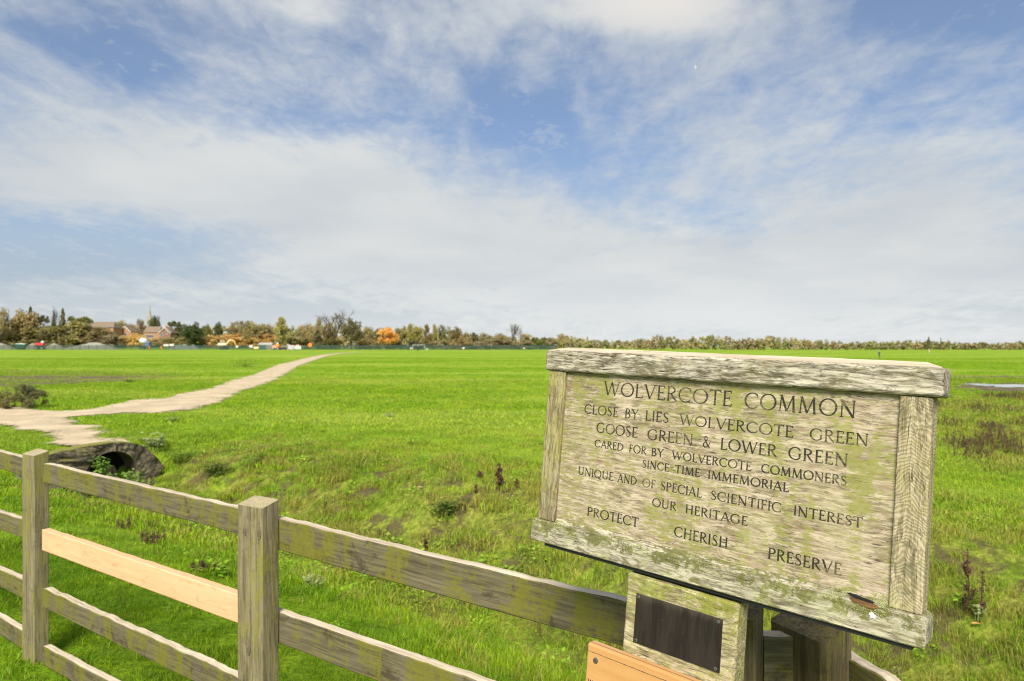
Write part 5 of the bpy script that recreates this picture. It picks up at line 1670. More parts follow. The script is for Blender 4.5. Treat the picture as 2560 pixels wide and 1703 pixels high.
def far_wood():
    """the distant wood that reads as one mass: behind everything on the left, alone on the right"""
    g = np.random.default_rng(3)
    tops = [(-900, 800), (-400, 806), (0, 806), (240, 818), (420, 822), (520, 818), (600, 812), (700, 814), (800, 816), (900, 822), (1100, 827), (1200, 834), (1350, 845), (1420, 840), (1500, 849), (1560, 850), (1620, 845), (1650, 838), (1700, 846),
            (1740, 846), (1760, 838), (1800, 839), (1840, 846), (1870, 845), (1920, 841), (2000, 845), (2060, 849), (2130, 855), (2170, 853), (2230, 852), (2300, 853), (2322, 850), (2400, 856), (2480, 857), (2560, 856), (2900, 858), (3600, 858)]
    tx = np.array(tops, float)
    V, Fc, T, off = [], [], [], 0
    x = -900.0
    pal = [(.150, .122, .056), (.170, .128, .066), (.135, .122, .050), (.185, .150, .072), (.115, .104, .046), (.160, .118, .066), (.150, .142, .056)]
    while x < 3600:
        right = x > 1340
        Y = g.uniform(590, 640) if right else g.uniform(440, 520)
        w = g.uniform(18, 34) if right else g.uniform(34, 64)
        tv = np.interp(x, tx[:, 0], tx[:, 1]) + g.uniform(-3.0, 1.5)
        X = (x - CX) / F * Y; z0 = float(zg(X, Y)); H = EYE - (tv - HV) / F * Y - z0; W = w / F * Y
        n = 22
        a = g.random(n) * 6.283; rr = .45 * np.sqrt(g.random(n)); z = g.random(n) ** .8 * np.sqrt(np.maximum(0.05, 1 - (rr / .5) ** 2)) * .92 + .03
        c = np.stack([rr * np.cos(a), rr * np.sin(a), z], 1)
        v, f_ = leaf_cloud(c, g.uniform(.10, .17, n), 640, .070, g)
        v = v * np.array((W, W, H)) + np.array((X, Y, z0))
        V.append(v); Fc.append(f_ + off); off += len(v)
        col = np.array(pal[g.integers(0, len(pal))]) * g.uniform(1.75, 2.25) * np.array((.98, 1.06, .95))
        T.append(np.repeat(col[None], len(v), 0))
        x += w * (.36 if right else .40)
    m, nt, bs, out = new_mat('distant wood foliage')
    a_ = nt.new('ShaderNodeAttribute'); a_.attribute_name = 'tint'
    n_ = nt.noise(nt.new('ShaderNodeNewGeometry').outputs['Position'], .35, 4, .6)
    nt.l.new(nt.mix(1.0, a_.outputs['Color'], nt.mix(n_, (.6, .6, .62), (1.4, 1.36, 1.3)), 'MULTIPLY'), bs.inputs['Base Color'])
    bs.inputs['Roughness'].default_value = .9; bs.inputs['Specular IOR Level'].default_value = .1
    me = mesh_np('distant_wood', np.concatenate(V), np.concatenate(Fc), m, False, {'tint': np.concatenate(T)})
    tag(obj('distant_wood', me, None), 'long low brown olive wood closing the far side of the meadow', 'woodland', kind='stuff')


far_wood()
tree(2322, 841, 11, 588, 'conifer', DKOLIVE, 'small pointed conifer sticking out of the far wood', 2)
tree(2352, 842, 5, 588, 'conifer', DKOLIVE, 'needle thin tree sticking out of the far wood', 1)
tree(1652, 833, 24, 585, 'bare', GREY, 'faint bare tree crown rising from the far wood above the board', 2)
tree(1408, 833, 40, 585, 'loose', TAN, 'pale thin tree group rising from the far wood by the board corner', 4)
# the dark bush on the left of the meadow
tree(54, 949, 150, 18.6, 'bush', (.130, .135, .050), 'dark wiry bush beside the path at the left of the meadow', 7, name='bush', cat='bush')

# ------------------------------------------------------------------ houses and church beyond the trees
M_BRICK = plain('orange brick', (.36, .19, .11), .9, .2, 3); M_BRICKD = plain('dark red brick', (.24, .115, .075), .9, .2, 3)
M_TILE = plain('brown roof tile', (.20, .145, .10), .9, .2, 2); M_WHITE = plain('white painted timber', (.60, .58, .54), .6, .05)
M_GLASS = plain('window glass', (.10, .12, .14), .15, .2, 1); M_STONE = plain('pale limestone', (.30, .265, .21), .9, .15, .5)


def house(px, Y, w, d, base, eave, ridge, label, wall, gable_front=True, windows=(), chimney=None):
    X = (px - CX) / F * Y
    o = empty('brick_house', (X, Y, base), 0, label, 'house')
    bm = bmesh.new()
    if gable_front:
        P = [(-w / 2, 0), (w / 2, 0), (w / 2, eave), (0, ridge), (-w / 2, eave)]
        A = [bm.verts.new((x, 0, z)) for x, z in P]; B = [bm.verts.new((x, d, z)) for x, z in P]
        bm.faces.new(A); bm.faces.new(B[::-1])
        for i in range(5): bm.faces.new((A[i], B[i], B[(i + 1) % 5], A[(i + 1) % 5]))
    else:
        bm_box(bm, -w / 2, w / 2, 0, d, 0, eave)
    bmesh.ops.recalc_face_normals(bm, faces=bm.faces[:])
    obj('wall', bm, wall, o)
    bm = bmesh.new()
    t = .25
    if gable_front:
        for s_ in (-1, 1):
            e = Vector((s_ * (w / 2 + .45), 0, eave - .45 * (ridge - eave) / (w / 2))); r_ = Vector((0, 0, ridge))
            v = [bm.verts.new(p) for p in (Vector((e.x, -.4, e.z + .06)), Vector((r_.x, -.4, r_.z + .06)), Vector((r_.x, d + .3, r_.z + .06)), Vector((e.x, d + .3, e.z + .06)))]
            v2 = [bm.verts.new(q.co + Vector((0, 0, t))) for q in v]
            bm.faces.new(v); bm.faces.new(v2[::-1])
            for i in range(4): bm.faces.new((v[i], v[(i + 1) % 4], v2[(i + 1) % 4], v2[i]))
    else:
        v = [bm.verts.new(p) for p in ((-w / 2 - .3, -.4, eave), (w / 2 + .3, -.4, eave), (w / 2 + .3, d + .4, eave), (-w / 2 - .3, d + .4, eave), (-w / 2 - .1, d / 2, ridge), (w / 2 - w * .12, d / 2, ridge))]
        for q in ((0, 1, 5, 4), (1, 2, 5), (2, 3, 4, 5), (3, 0, 4), (3, 2, 1, 0)): bm.faces.new([v[i] for i in q])
    bmesh.ops.recalc_face_normals(bm, faces=bm.faces[:])
    rf = obj('roof', bm, M_TILE, o)
    if gable_front:
        for s_ in (-1, 1):
            bm = bmesh.new()
            e = Vector((s_ * (w / 2 + .45), -.43, eave - .45 * (ridge - eave) / (w / 2))); r_ = Vector((0, -.43, ridge + .3))
            q = [e, r_, r_ - Vector((0, 0, .6)), e - Vector((0, 0, .4))]
            v = [bm.verts.new(p) for p in q]; v2 = [bm.verts.new(p + Vector((0, -.08, 0))) for p in q]
            bm.faces.new(v); bm.faces.new(v2[::-1])
            for i in range(4): bm.faces.new((v[i], v[(i + 1) % 4], v2[(i + 1) % 4], v2[i]))
            bmesh.ops.recalc_face_normals(bm, faces=bm.faces[:])
            obj('bargeboard', bm, M_WHITE, rf)
    for wx, wz, ww, wh in windows:
        wn = box_obj('window', (wx - ww / 2, wx + ww / 2, -.10, .02, wz, wz + wh), M_WHITE, o)
        box_obj('pane', (wx - ww / 2 + .12, wx + ww / 2 - .12, -.13, -.09, wz + .12, wz + wh - .12), M_GLASS, wn)
    if chimney:
        cx_, cz_ = chimney
        box_obj('chimney', (cx_ - .4, cx_ + .4, d / 2 - .3, d / 2 + .4, cz_ - 1.6, cz_), wall, rf)
    return o


def hz_at(v, Y, base): return EYE - (v - HV) / F * Y - base
HB = 4.0
Yh = 402
house(313, Yh, 6.4, 9, HB, hz_at(829, Yh, HB), hz_at(816, Yh, HB), 'orange brick house with a white edged gable above golden shrubs', M_BRICK, True, [(0, hz_at(838, Yh, HB), 1.6, 1.3)])
house(412, Yh, 6.6, 8, HB, hz_at(831, Yh, HB), hz_at(818.5, Yh, HB), 'dark red brick gabled house with white windows, farthest right of the houses', M_BRICKD, True,
      [(-2.0, hz_at(841, Yh, HB), 1.5, 1.9), (1.1, hz_at(836, Yh, HB), 1.2, 1.7)])
house(379, Yh + 3, 9.4, 8, HB, hz_at(831, Yh, HB), hz_at(815.5, Yh, HB), 'orange brick house with a long brown roof joined to the dark gable', M_BRICK, False, [(-1, hz_at(844, Yh, HB), 4.5, 1.7)])
Yr = 392
house(252, Yr, 14.5, 9, 3.4, hz_at(819, Yr, 3.4), hz_at(804, Yr, 3.4), 'brick house with a wide low brown roof behind the thicket', M_BRICK, False, [(5.2, hz_at(820, Yr, 3.4), 2.4, 1.0)])
house(340, 430, 9.0, 8, HB, hz_at(822, 430, HB), hz_at(812, 430, HB), 'half hidden house with red brown roof between the brick gables', M_BRICKD, False)
# church
Yc = 700; Xc = (374.5 - CX) / F * Yc
ch = empty('church', (Xc, Yc, 2.0), 0, 'slender pale stone church spire rising over the dark green tree', 'church')
zt = EYE - (762 - HV) / F * Yc - 2.0; zb = EYE - (800 - HV) / F * Yc - 2.0
box_obj('tower', (-2.3, 2.3, -2.3, 2.3, 0, zb), M_STONE, ch)
bm = bmesh.new(); bm_tube(bm, [(0, 0, zb), (0, 0, zb + (zt - zb) * .35), (0, 0, zt)], [2.1, 1.25, .12], 8)
obj('spire', bm, M_STONE, ch)
bm = bmesh.new()
for s_ in ((-1, -1), (1, -1), (1, 1), (-1, 1)):
    pass
for i, s_ in enumerate(((-1, -1), (1, -1), (1, 1), (-1, 1))):
    bm = bmesh.new(); bm_tube(bm, [(s_[0] * 1.9, s_[1] * 1.9, zb), (s_[0] * 1.9, s_[1] * 1.9, zb + 3.6)], [.45, .05], 6)
    obj('pinnacle', bm, M_STONE, ch)

# ------------------------------------------------------------------ works compound on the left, with its green mesh fence
YF = 330.0
def mesh_panel_mat():
    m, nt, bs, out = new_mat('green welded mesh')
    co = nt.new('ShaderNodeTexCoord').outputs['Object']
    n = nt.noise(co, .12, 3)
    nt.l.new(nt.mix(n, (.012, .035, .022), (.030, .075, .050)), bs.inputs['Base Color']); bs.inputs['Roughness'].default_value = .6
    tr = nt.new('ShaderNodeBsdfTransparent'); mx = nt.new('ShaderNodeMixShader'); mx.inputs[0].default_value = .64
    nt.l.new(tr.outputs[0], mx.inputs[1]); nt.l.new(bs.outputs[0], mx.inputs[2]); nt.l.new(mx.outputs[0], out.inputs[0])
    return m


M_MESH = mesh_panel_mat(); M_GPOST = plain('green steel post', (.018, .05, .03), .6)
fx0, fx1 = (-140 - CX) / F * YF, (1392 - CX) / F * YF
gf = empty('mesh_fence', (fx0, YF, 0), 0, 'long dark green mesh fence along the far edge of the meadow', 'fence')
zl = lambda x: float(zg(fx0 + x, YF, False))
n_p = 72
bm = bmesh.new()
for k in range(n_p):
    xa, xb = (fx1 - fx0) * k / n_p, (fx1 - fx0) * (k + 1) / n_p
    bm.faces.new([bm.verts.new(p) for p in ((xa, 0, zl(xa) + .05), (xb, 0, zl(xb) + .05), (xb, 0, zl(xb) + 2.25), (xa, 0, zl(xa) + 2.25))])
obj('mesh_panel', bm, M_MESH, gf)
pm_ = bpy.data.meshes.new('post'); bm = bmesh.new(); bm_box(bm, -.07, .07, -.09, -.01, -.2, 2.4); bm.to_mesh(pm_); bm.free(); pm_.materials.append(M_GPOST)
for k in range(n_p + 1):
    o = bpy.data.objects.new('post', pm_); COL.objects.link(o); o.parent = gf; xa = (fx1 - fx0) * k / n_p; o.location = (xa, 0, zl(xa))


def mound(px0, px1, top_v, Y, label, col, name='spoil_heap', cat='heap', seed=0):
    xa, xb = (px0 - CX) / F * Y, (px1 - CX) / F * Y; w = xb - xa; h = EYE - (top_v - HV) / F * Y
    nx, ny = 40, 10; X, Yy = np.meshgrid(np.linspace(-1, 1, nx), np.linspace(-1, 1, ny), indexing='ij')
    Z = h * np.clip(1 - np.abs(X) ** 3.0, 0, 1) * (1 - Yy ** 2) * (1 + .5 * vnoise(X * 4 + seed, Yy + seed)) - .1
    V = np.stack([X * w / 2, Yy * 3.5, Z], -1).reshape(-1, 3); idx = np.arange(nx * ny).reshape(nx, ny)
    fc = np.stack([idx[:-1, :-1], idx[1:, :-1], idx[1:, 1:], idx[:-1, 1:]], -1).reshape(-1, 4)
    o = obj(name, mesh_np(name, V, fc, plain(name, col, .95, .2, 1.2), True), None)
    o.location = ((xa + xb) / 2, Y, float(zg((xa + xb) / 2, Y, False)))
    return tag(o, label, cat)


SOIL = (.25, .23, .165)
mound(-60, 40, 859, 346, 'pale spoil heap left of the green skip', SOIL, seed=1)
mound(70, 95, 860, 346, 'small pale spoil heap between the green skip and the red digger', SOIL, seed=2)
mound(108, 165, 860, 346, 'low pale spoil heap right of the red dumper', SOIL, seed=3)
mound(158, 300, 858.5, 347, 'longest pale grey spoil heap behind the green mesh fence', (.25, .24, .19), seed=4)
mound(420, 505, 862, 346, 'low grey spoil heap between orange workers and yellow digger', (.20, .21, .18), seed=5)
mound(695, 735, 861, 338, 'brown earth heap behind the grey barriers', (.36, .27, .15), seed=6)

# vehicles and site gear
M_RED = plain('red paint', (.55, .035, .045), .5, .1); M_GSKIP = plain('green paint', (.015, .085, .055), .5, .15); M_TYRE = plain('tyre rubber', (.02, .02, .02), .9)
M_YEL = plain('yellow paint', (.68, .46, .12), .5, .12); M_CREAM = plain('cream paint', (.72, .62, .38), .5, .08); M_ORG = plain('hi vis orange', (.85, .22, .03), .7, .1)
M_SKIN = plain('skin', (.45, .28, .20), .6); M_NAVY = plain('dark cloth', (.02, .022, .03), .9); M_GREYP = plain('grey panel', (.42, .41, .42), .6); M_BLUE = plain('blue paint', (.12, .18, .42), .5)
M_BAGW = plain('white sack', (.58, .56, .50), .9, .08); M_PINK = plain('faded orange plastic', (.75, .30, .20), .6)


def site(name, px, v, Y, label, cat):
    P = at(px, v, Y); P.z = float(zg(P.x, Y, False))
    return empty(name, P, 0, label, cat)


def wheel(parent, x, y, r, w=.35):
    bm = bmesh.new(); bm_tube(bm, [(x, y - w / 2, r), (x, y + w / 2, r)], [r, r], 14)
    o = obj('wheel', bm, M_TYRE, parent)
    bm = bmesh.new(); bm_tube(bm, [(x, y - w / 2 - .02, r), (x, y - w / 2 + .04, r)], [r * .55, r * .55], 12)
    obj('rim', bm, M_GREYP, o)


# green skip
o = site('waste_skip', 53, 873, 338, 'dark green open skip on the works site at far left', 'skip')
bm = bmesh.new()
vb = [bm.verts.new(p) for p in ((-1.8, -.9, .9), (1.8, -.9, .9), (1.8, .9, .9), (-1.8, .9, .9))]; vt = [bm.verts.new(p) for p in ((-2.7, -1, 2.9), (2.7, -1, 2.7), (2.7, 1, 2.7), (-2.7, 1, 2.9))]
bm.faces.new(vb[::-1])
for i in range(4): bm.faces.new((vb[i], vb[(i + 1) % 4], vt[(i + 1) % 4], vt[i]))
sk = obj('body', bm, M_GSKIP, o)
bm = bmesh.new(); bm_box(bm, -2.4, 2.5, -.95, .95, 2.65, 3.1, .15); obj('load', bm, plain('pale load', (.60, .66, .58), .8), o)
bm = bmesh.new(); bm_box(bm, -1.6, 1.6, -.8, .8, 0, .9, .1); obj('stand', bm, M_TYRE, o)
# red dumper
o = site('site_dumper', 100, 873, 337, 'red site dumper with a white cab behind the green mesh fence', 'dumper')
bm = bmesh.new(); bm_box(bm, -2.1, 2.1, -.9, .9, 1.9, 3.4, .45, 3); obj('skip', bm, M_RED, o)
bm = bmesh.new(); bm_box(bm, -1.7, 1.8, -.6, .6, .9, 1.95, .1); obj('chassis', bm, M_TYRE, o)
bm = bmesh.new(); bm_box(bm, .75, 2.1, -.6, .6, 3.3, 4.35, .3, 3); obj('cab', bm, M_WHITE, o)
for x in (-1.3, 1.4): wheel(o, x, -.8, .75); wheel(o, x, .8, .75)
# white truck
o = site('site_truck', 362, 873, 342, 'white cement truck with a blue cab above the orange workers', 'truck')
bm = bmesh.new(); bm_tube(bm, [(-2.4, 0, 4.1), (-1.6, 0, 4.4), (.2, 0, 4.4), (1.1, 0, 4.9)], [.9, 1.55, 1.5, .7], 18); obj('drum', bm, M_WHITE, o, smooth=True)
bm = bmesh.new(); bm_box(bm, .7, 2.6, -1.1, 1.1, 1.4, 4.0, .25); cb = obj('cab', bm, M_BLUE, o)
bm = bmesh.new(); bm_box(bm, 1.0, 2.3, -1.13, -1.08, 2.7, 3.6); obj('window', bm, M_GLASS, cb)
bm = bmesh.new(); bm_box(bm, -2.6, 2.4, -1, 1, 1.0, 1.5, .05); obj('chassis', bm, M_TYRE, o)
for x in (-1.8, -.6, 1.7): wheel(o, x, -.95, .55); wheel(o, x, .95, .55)
# yellow excavator
o = site('excavator', 562, 873, 341, 'cream and yellow excavator with a bent digging arm', 'excavator')
bm = bmesh.new(); bm_box(bm, -3.0, 1.2, -1.2, 1.2, 2.0, 3.3, .25); bd = obj('body', bm, M_CREAM, o)
bm = bmesh.new(); bm_box(bm, -3.2, -1.8, -1.25, 1.25, 2.1, 3.0, .2); obj('counterweight', bm, M_WHITE, bd)
bm = bmesh.new(); bm_box(bm, -1.4, .2, -1.1, .1, 3.2, 4.4, .15); cb = obj('cab', bm, M_YEL, o)
bm = bmesh.new(); bm_box(bm, -1.2, 0, -1.13, -1.08, 3.5, 4.2); obj('window', bm, M_GLASS, cb)
for y in (-1, 1):
    bm = bmesh.new(); bm_box(bm, -2.4, 1.6, y * 1.0 - .3, y * 1.0 + .3, 0, 1.0, .3, 3); obj('track', bm, M_TYRE, o)
bm = bmesh.new(); bm_box(bm, -1, .6, -.6, .6, .9, 2.0); obj('turntable', bm, M_TYRE, o)
bm = bmesh.new(); bm_tube(bm, [(1.0, 0, 2.9), (2.0, 0, 4.4), (3.2, 0, 4.9)], [.42, .45, .32], 6); am = obj('boom', bm, M_CREAM, o)
bm = bmesh.new(); bm_tube(bm, [(2.9, 0, 5.0), (4.6, 0, 4.4), (5.6, 0, 2.3)], [.28, .32, .22], 6); ar = obj('arm', bm, M_YEL, am)
bm = bmesh.new(); bm_box(bm, 5.0, 6.2, -.5, .5, 1.2, 2.3, .2); obj('bucket', bm, M_TYRE, am)
# cabins, bags, barriers
o = site('site_cabin', 664, 873, 336, 'green site cabin with a white roof band beside the orange machine', 'cabin')
bm = bmesh.new(); bm_box(bm, -2.8, .6, -1.2, 1.2, 0, 2.3, .04); obj('wall', bm, plain('green cabin', (.06, .13, .10), .7), o)
bm = bmesh.new(); bm_box(bm, .62, 3.6, -1.2, 1.2, 0, 2.4, .04); obj('wall', bm, plain('grey cabin', (.36, .34, .30), .7), o)
bm = bmesh.new(); bm_box(bm, -2.9, 3.7, -1.3, 1.3, 2.42, 3.4, .06); obj('roof', bm, M_GREYP, o)
bm = bmesh.new(); bm_box(bm, 1.2, 2.1, -1.24, -1.18, .1, 2.0); obj('door', bm, M_GREYP, o)
for px, v, w, h, z, lab in ((416, 873, 2.6, 1.0, 1.6, 'pale stacked sacks just right of the second orange worker'), (430, 873, 2.2, 1.1, 1.7, 'cream stacked sacks farther right of the second orange worker'), (593, 873, 1.2, 1.1, .9, 'small white sack right of the yellow excavator'),
                            (628, 873, 1.7, 1.3, .9, 'largest white sack left of the site cabin'), (641, 873, 2.6, 1.2, .1, 'tan pallet load against the site cabin'), (1159, 873, 1.1, .9, .1, 'white sack alone in front of the mesh fence right of the goal'), (1028, 873, 1.2, .7, .2, 'small white sack left of the walker'), (1310, 874, .9, .7, .1, 'tiny white sack at the mesh fence near the board')):
    o = site('sack_stack', px, v, 327, lab, 'sacks')
    bm = bmesh.new()
    bm_box(bm, -w / 2, w / 2, -.5, .5, .30, .30 + h, .28, 3); obj('sacks', bm, M_BAGW if px != 641 else plain('tan load', (.68, .48, .26), .9), o)
    bm = bmesh.new(); bm_box(bm, -w / 2 - .1, w / 2 + .1, -.55, .55, .0, .30); obj('pallet', bm, M_BARK, o)
    if z > .3: o.location.z += z - .3
# orange machine
o = site('site_roller', 690, 874, 326, 'orange compact machine with a white beacon beside the cabin', 'machine')
bm = bmesh.new(); bm_box(bm, -1.8, .7, -.7, .7, .8, 2.0, .25, 3); obj('body', bm, M_PINK, o)
bm = bmesh.new(); bm_box(bm, -.2, 1.7, -.65, .65, 1.3, 2.6, .25, 3); obj('hood', bm, M_ORG, o)
bm = bmesh.new(); bm_box(bm, .4, 1.3, -.4, .4, 2.6, 3.4, .25, 3); obj('cab', bm, M_BAGW, o)
for x in (-1.2, 1.1): wheel(o, x, -.6, .6); wheel(o, x, .6, .6)
for i, (px, lab) in enumerate(((708, 'dark low barrier right of the orange machine'), (728, 'pale grey barrier panel, first after the dark low barrier'), (744, 'pale green grey barrier panel under the orange cone pile'))):
    o = site('barrier', px, 874, 325, lab, 'barrier')
    w, h = ((3.4, .9), (3.2, 2.0), (3.4, 1.7))[i]
    bm = bmesh.new(); bm_box(bm, -w / 2, w / 2, -.05, .05, .25, .25 + h, .03); obj('panel', bm, (M_NAVY, M_GREYP, plain('pale panel', (.46, .50, .44), .7))[i], o)
    for x in (-w * .35, w * .35):
        bm = bmesh.new(); bm_box(bm, x - .15, x + .15, -.4, .4, 0, .25); obj('foot', bm, M_TYRE, o)
o = site('cone_pile', 743, 874, 326, 'orange and white traffic cones piled above the grey barriers', 'cones')
for k, (x, r) in enumerate(((-.5, .3), (.2, .9), (.8, -.6))):
    bm = bmesh.new(); bm_tube(bm, [(x, 0, 1.2), (x + r * .6, 0, 2.6)], [.5, .12], 10); c_ = obj('cone', bm, M_ORG if k != 2 else M_BAGW, o)
    bm = bmesh.new(); bm_tube(bm, [(x + r * .22, 0, 1.72), (x + r * .38, 0, 2.1)], [.38, .27], 10); obj('band', bm, M_BAGW, c_)
bm = bmesh.new(); bm_box(bm, -1.4, 1.6, -.5, .5, 0, 1.2, .1); obj('crate', bm, M_GREYP, o)
o = site('road_sign', 775, 874, 326, 'round orange site sign on a post at the mesh fence', 'sign')
bm = bmesh.new(); bm_tube(bm, [(0, -.03, 2.35), (0, .03, 2.35)], [.95, .95], 22); dk = obj('disc', bm, M_ORG, o)
bm = bmesh.new(); bm_tube(bm, [(0, -.06, 2.35), (0, -.035, 2.35)], [.22, .22], 12); obj('symbol', bm, M_RED, dk)
bm = bmesh.new(); bm_tube(bm, [(0, .1, 0), (0, .1, 2.4)], [.06, .06], 8); obj('post', bm, M_GPOST, o)
# football goal
o = site('football_goal', 1047, 872, 318, 'white football goal standing in front of the mesh fence', 'goal')
bm = bmesh.new()
bm_tube(bm, [(-2.8, 0, 0), (-2.8, 0, 2.3)], .07, 8); obj('goalpost', bm, M_WHITE, o)
bm = bmesh.new(); bm_tube(bm, [(2.8, 0, 0), (2.8, 0, 2.3)], .07, 8); obj('goalpost', bm, M_WHITE, o)
bm = bmesh.new(); bm_tube(bm, [(-2.87, 0, 2.37), (2.87, 0, 2.37)], .08, 8); obj('crossbar', bm, M_WHITE, o)


# ------------------------------------------------------------------ people and the dog
def person(px, foot_v, Y, label, top_mat, leg_mat, h=1.75, face=0.0, stride=.2, seed=0, hat=None, bulk=1.0):
    P = at(px, foot_v, Y); P.z = float(zg(P.x, Y, False))
    root = empty('person', P, face, label, 'person')
    J = {'pel': (0, 0, .53, .075), 'belly': (0, 0, .62, .075), 'chest': (0, -.005, .73, .088), 'neck': (0, 0, .84, .036), 'head0': (0, -.008, .885, .048), 'head': (0, -.012, .93, .058), 'top': (0, -.008, .985, .038),
         'hipL': (-.05, 0, .50, .058), 'kneeL': (-.055, -stride * .35, .28, .036), 'ankL': (-.055, -stride * .45, .045, .024), 'toeL': (-.055, -stride * .45 - .09, .018, .020),
         'hipR': (.05, 0, .50, .058), 'kneeR': (.055, stride * .15, .28, .036), 'ankR': (.055, stride * .5, .045, .024), 'toeR': (.055, stride * .5 - .08, .018, .020),
         'shL': (-.105, 0, .80, .036), 'elL': (-.14, .03, .64, .026), 'wrL': (-.135, -.03, .51, .018), 'haL': (-.135, -.045, .46, .022),
         'shR': (.105, 0, .80, .036), 'elR': (.14, .03, .64, .026), 'wrR': (.135, -.05, .51, .018), 'haR': (.135, -.07, .46, .022)}
    E_ = [('pel', 'belly'), ('belly', 'chest'), ('chest', 'neck'), ('neck', 'head0'), ('head0', 'head'), ('head', 'top'), ('pel', 'hipL'), ('hipL', 'kneeL'), ('kneeL', 'ankL'), ('ankL', 'toeL'),
          ('pel', 'hipR'), ('hipR', 'kneeR'), ('kneeR', 'ankR'), ('ankR', 'toeR'), ('chest', 'shL'), ('shL', 'elL'), ('elL', 'wrL'), ('wrL', 'haL'), ('chest', 'shR'), ('shR', 'elR'), ('elR', 'wrR'), ('wrR', 'haR')]
    names = list(J)
    me = bpy.data.meshes.new('body')
    me.from_pydata([tuple(q * h for q in J[n][:3]) for n in names], [(names.index(a), names.index(b)) for a, b in E_], [])
    o = bpy.data.objects.new('body', me); COL.objects.link(o); o.parent = root
    md = o.modifiers.new('skin', 'SKIN')
    for i, n in enumerate(names):
        sv = me.skin_vertices[0].data[i]; sv.radius = (J[n][3] * h * bulk, J[n][3] * h * bulk); sv.use_root = (n == 'pel')
    o.modifiers.new('sub', 'SUBSURF').levels = 1
    o.modifiers['sub'].render_levels = 1
    dg = bpy.context.evaluated_depsgraph_get()
    m2 = bpy.data.meshes.new_from_object(o.evaluated_get(dg))
    o.modifiers.clear(); o.data = m2; m2.name = 'body'
    for q in (M_SKIN, top_mat, leg_mat): m2.materials.append(q)
    for p in m2.polygons:
        z = p.center.z / h; x = abs(p.center.x) / h
        p.material_index = 0 if z > .85 or (x > .115 and z < .53) else (1 if z > .52 else 2)
        p.use_smooth = True
    bm = bmesh.new(); bmesh.ops.create_uvsphere(bm, u_segments=14, v_segments=8, radius=.068 * h)
    for v in bm.verts: v.co.z *= .8
    bmesh.ops.delete(bm, geom=[v for v in bm.verts if v.co.z < -.005 * h], context='VERTS')
    bmesh.ops.translate(bm, verts=bm.verts, vec=(0, .002 * h, .945 * h))
    obj('hat' if hat else 'hair', bm, hat or M_NAVY, root)
    return root


person(373, 874, 324, 'worker in orange hi-vis under the white truck, arms at the sides', M_ORG, M_ORG, 2.0, .2, .1, hat=M_ORG)
person(403, 874, 324, 'worker in orange hi-vis left of the pale sacks', M_ORG, M_ORG, 2.0, -.3, .1, hat=M_ORG)
person(1045, 879, 222, 'walker in dark clothes and pale hat in front of the goal', M_NAVY, M_NAVY, 1.85, 2.8, .24, hat=M_BAGW, bulk=1.35)
person(2198, 897, 95, 'person in dark blue grey coat partly hidden behind the board top', plain('blue grey coat', (.05, .06, .09), .8), M_NAVY, 1.15, .4, .12, hat=M_GREYP)
person(2323, 890, 150, 'small figure in pale pink clothes far out on the right of the meadow', plain('pale pink coat', (.60, .42, .36), .8), plain('cream trousers', (.62, .55, .35), .8), 1.3, .6, .2)


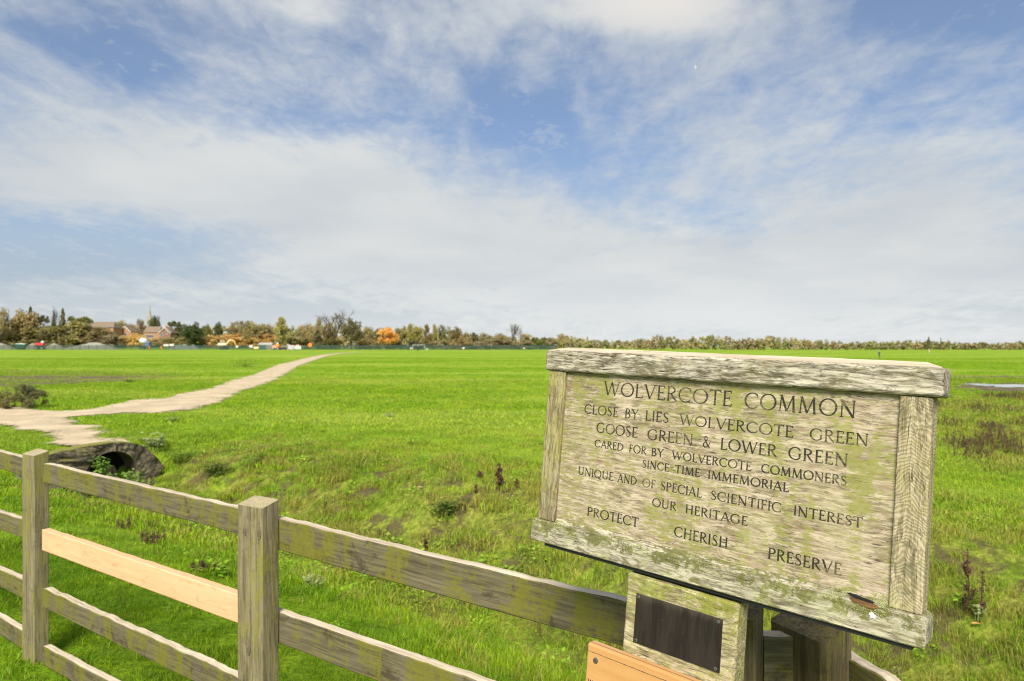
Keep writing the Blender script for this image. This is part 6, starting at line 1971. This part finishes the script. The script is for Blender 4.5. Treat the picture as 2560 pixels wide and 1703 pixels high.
def dog(px, foot_v, Y, label):
    P = at(px, foot_v, Y); P.z = float(zg(P.x, Y, False))
    root = empty('dog', P, .1, label, 'dog')
    J = [(-.30, 0, .55, .13), (0, 0, .56, .14), (.28, 0, .58, .16), (.44, 0, .70, .09), (.54, 0, .80, .085), (.66, 0, .77, .05), (-.40, 0, .60, .035), (-.55, 0, .74, .02),
         (-.32, .09, .42, .07), (-.36, .09, .22, .035), (-.31, .09, .02, .03), (-.32, -.09, .42, .07), (-.36, -.09, .22, .035), (-.31, -.09, .02, .03),
         (.28, .09, .42, .055), (.27, .09, .22, .035), (.29, .09, .02, .03), (.28, -.09, .42, .055), (.30, -.09, .22, .035), (.32, -.09, .02, .03)]
    E_ = [(0, 1), (1, 2), (2, 3), (3, 4), (4, 5), (0, 6), (6, 7), (0, 8), (8, 9), (9, 10), (0, 11), (11, 12), (12, 13), (2, 14), (14, 15), (15, 16), (2, 17), (17, 18), (18, 19)]
    me = bpy.data.meshes.new('body'); me.from_pydata([j[:3] for j in J], E_, [])
    o = bpy.data.objects.new('body', me); COL.objects.link(o); o.parent = root
    o.modifiers.new('skin', 'SKIN')
    for i, j in enumerate(J):
        sv = me.skin_vertices[0].data[i]; sv.radius = (j[3], j[3]); sv.use_root = (i == 1)
    o.modifiers.new('sub', 'SUBSURF').render_levels = 1
    o.modifiers['sub'].levels = 1
    m2 = bpy.data.meshes.new_from_object(o.evaluated_get(bpy.context.evaluated_depsgraph_get()))
    o.modifiers.clear(); o.data = m2; m2.materials.append(M_BAGW)
    for y in (-.05, .05):
        bm = bmesh.new(); bm_tube(bm, [(.50, y, .86), (.48, y * 1.3, .93)], [.035, .008], 6); obj('ear', bm, M_BAGW, root)


dog(1067, 873.5, 275, 'white dog right of the walker, below the goal')

# ------------------------------------------------------------------ aeroplane high over the board
ap = at(1738, 168, 3000)
pl = empty('airplane', ap, 0, 'tiny pale aeroplane high in the sky above the notice board', 'aeroplane')
pl.rotation_euler = (R(-70), R(-20), R(20))
M_PL = plain('pale grey aluminium', (.80, .81, .83), .5)
bm = bmesh.new(); bm_tube(bm, [(-9, 0, 0), (-6, 0, 0), (6, 0, 0), (8.5, 0, .2)], [.2, 1.0, 1.0, .2], 10); obj('fuselage', bm, M_PL, pl)
for s_ in (-1, 1):
    bm = bmesh.new()
    for z in (-.15, .15): pass
    q = [(-2.2, s_ * .8, 0), (1.6, s_ * .8, 0), (3.4, s_ * 10, .3), (2.0, s_ * 10, .3)]
    v = [bm.verts.new((x, y, z - .12)) for x, y, z in q]; v2 = [bm.verts.new((x, y, z + .12)) for x, y, z in q]
    bm.faces.new(v); bm.faces.new(v2[::-1])
    for i in range(4): bm.faces.new((v[i], v[(i + 1) % 4], v2[(i + 1) % 4], v2[i]))
    bmesh.ops.recalc_face_normals(bm, faces=bm.faces[:])
    obj('wing', bm, M_PL, pl)
bm = bmesh.new(); bm_box(bm, 6.5, 8.6, -3.2, 3.2, .1, .3); obj('tailplane', bm, M_PL, pl)
bm = bmesh.new(); bm_box(bm, 6.3, 8.6, -.1, .1, .3, 3.2); obj('fin', bm, M_PL, pl)
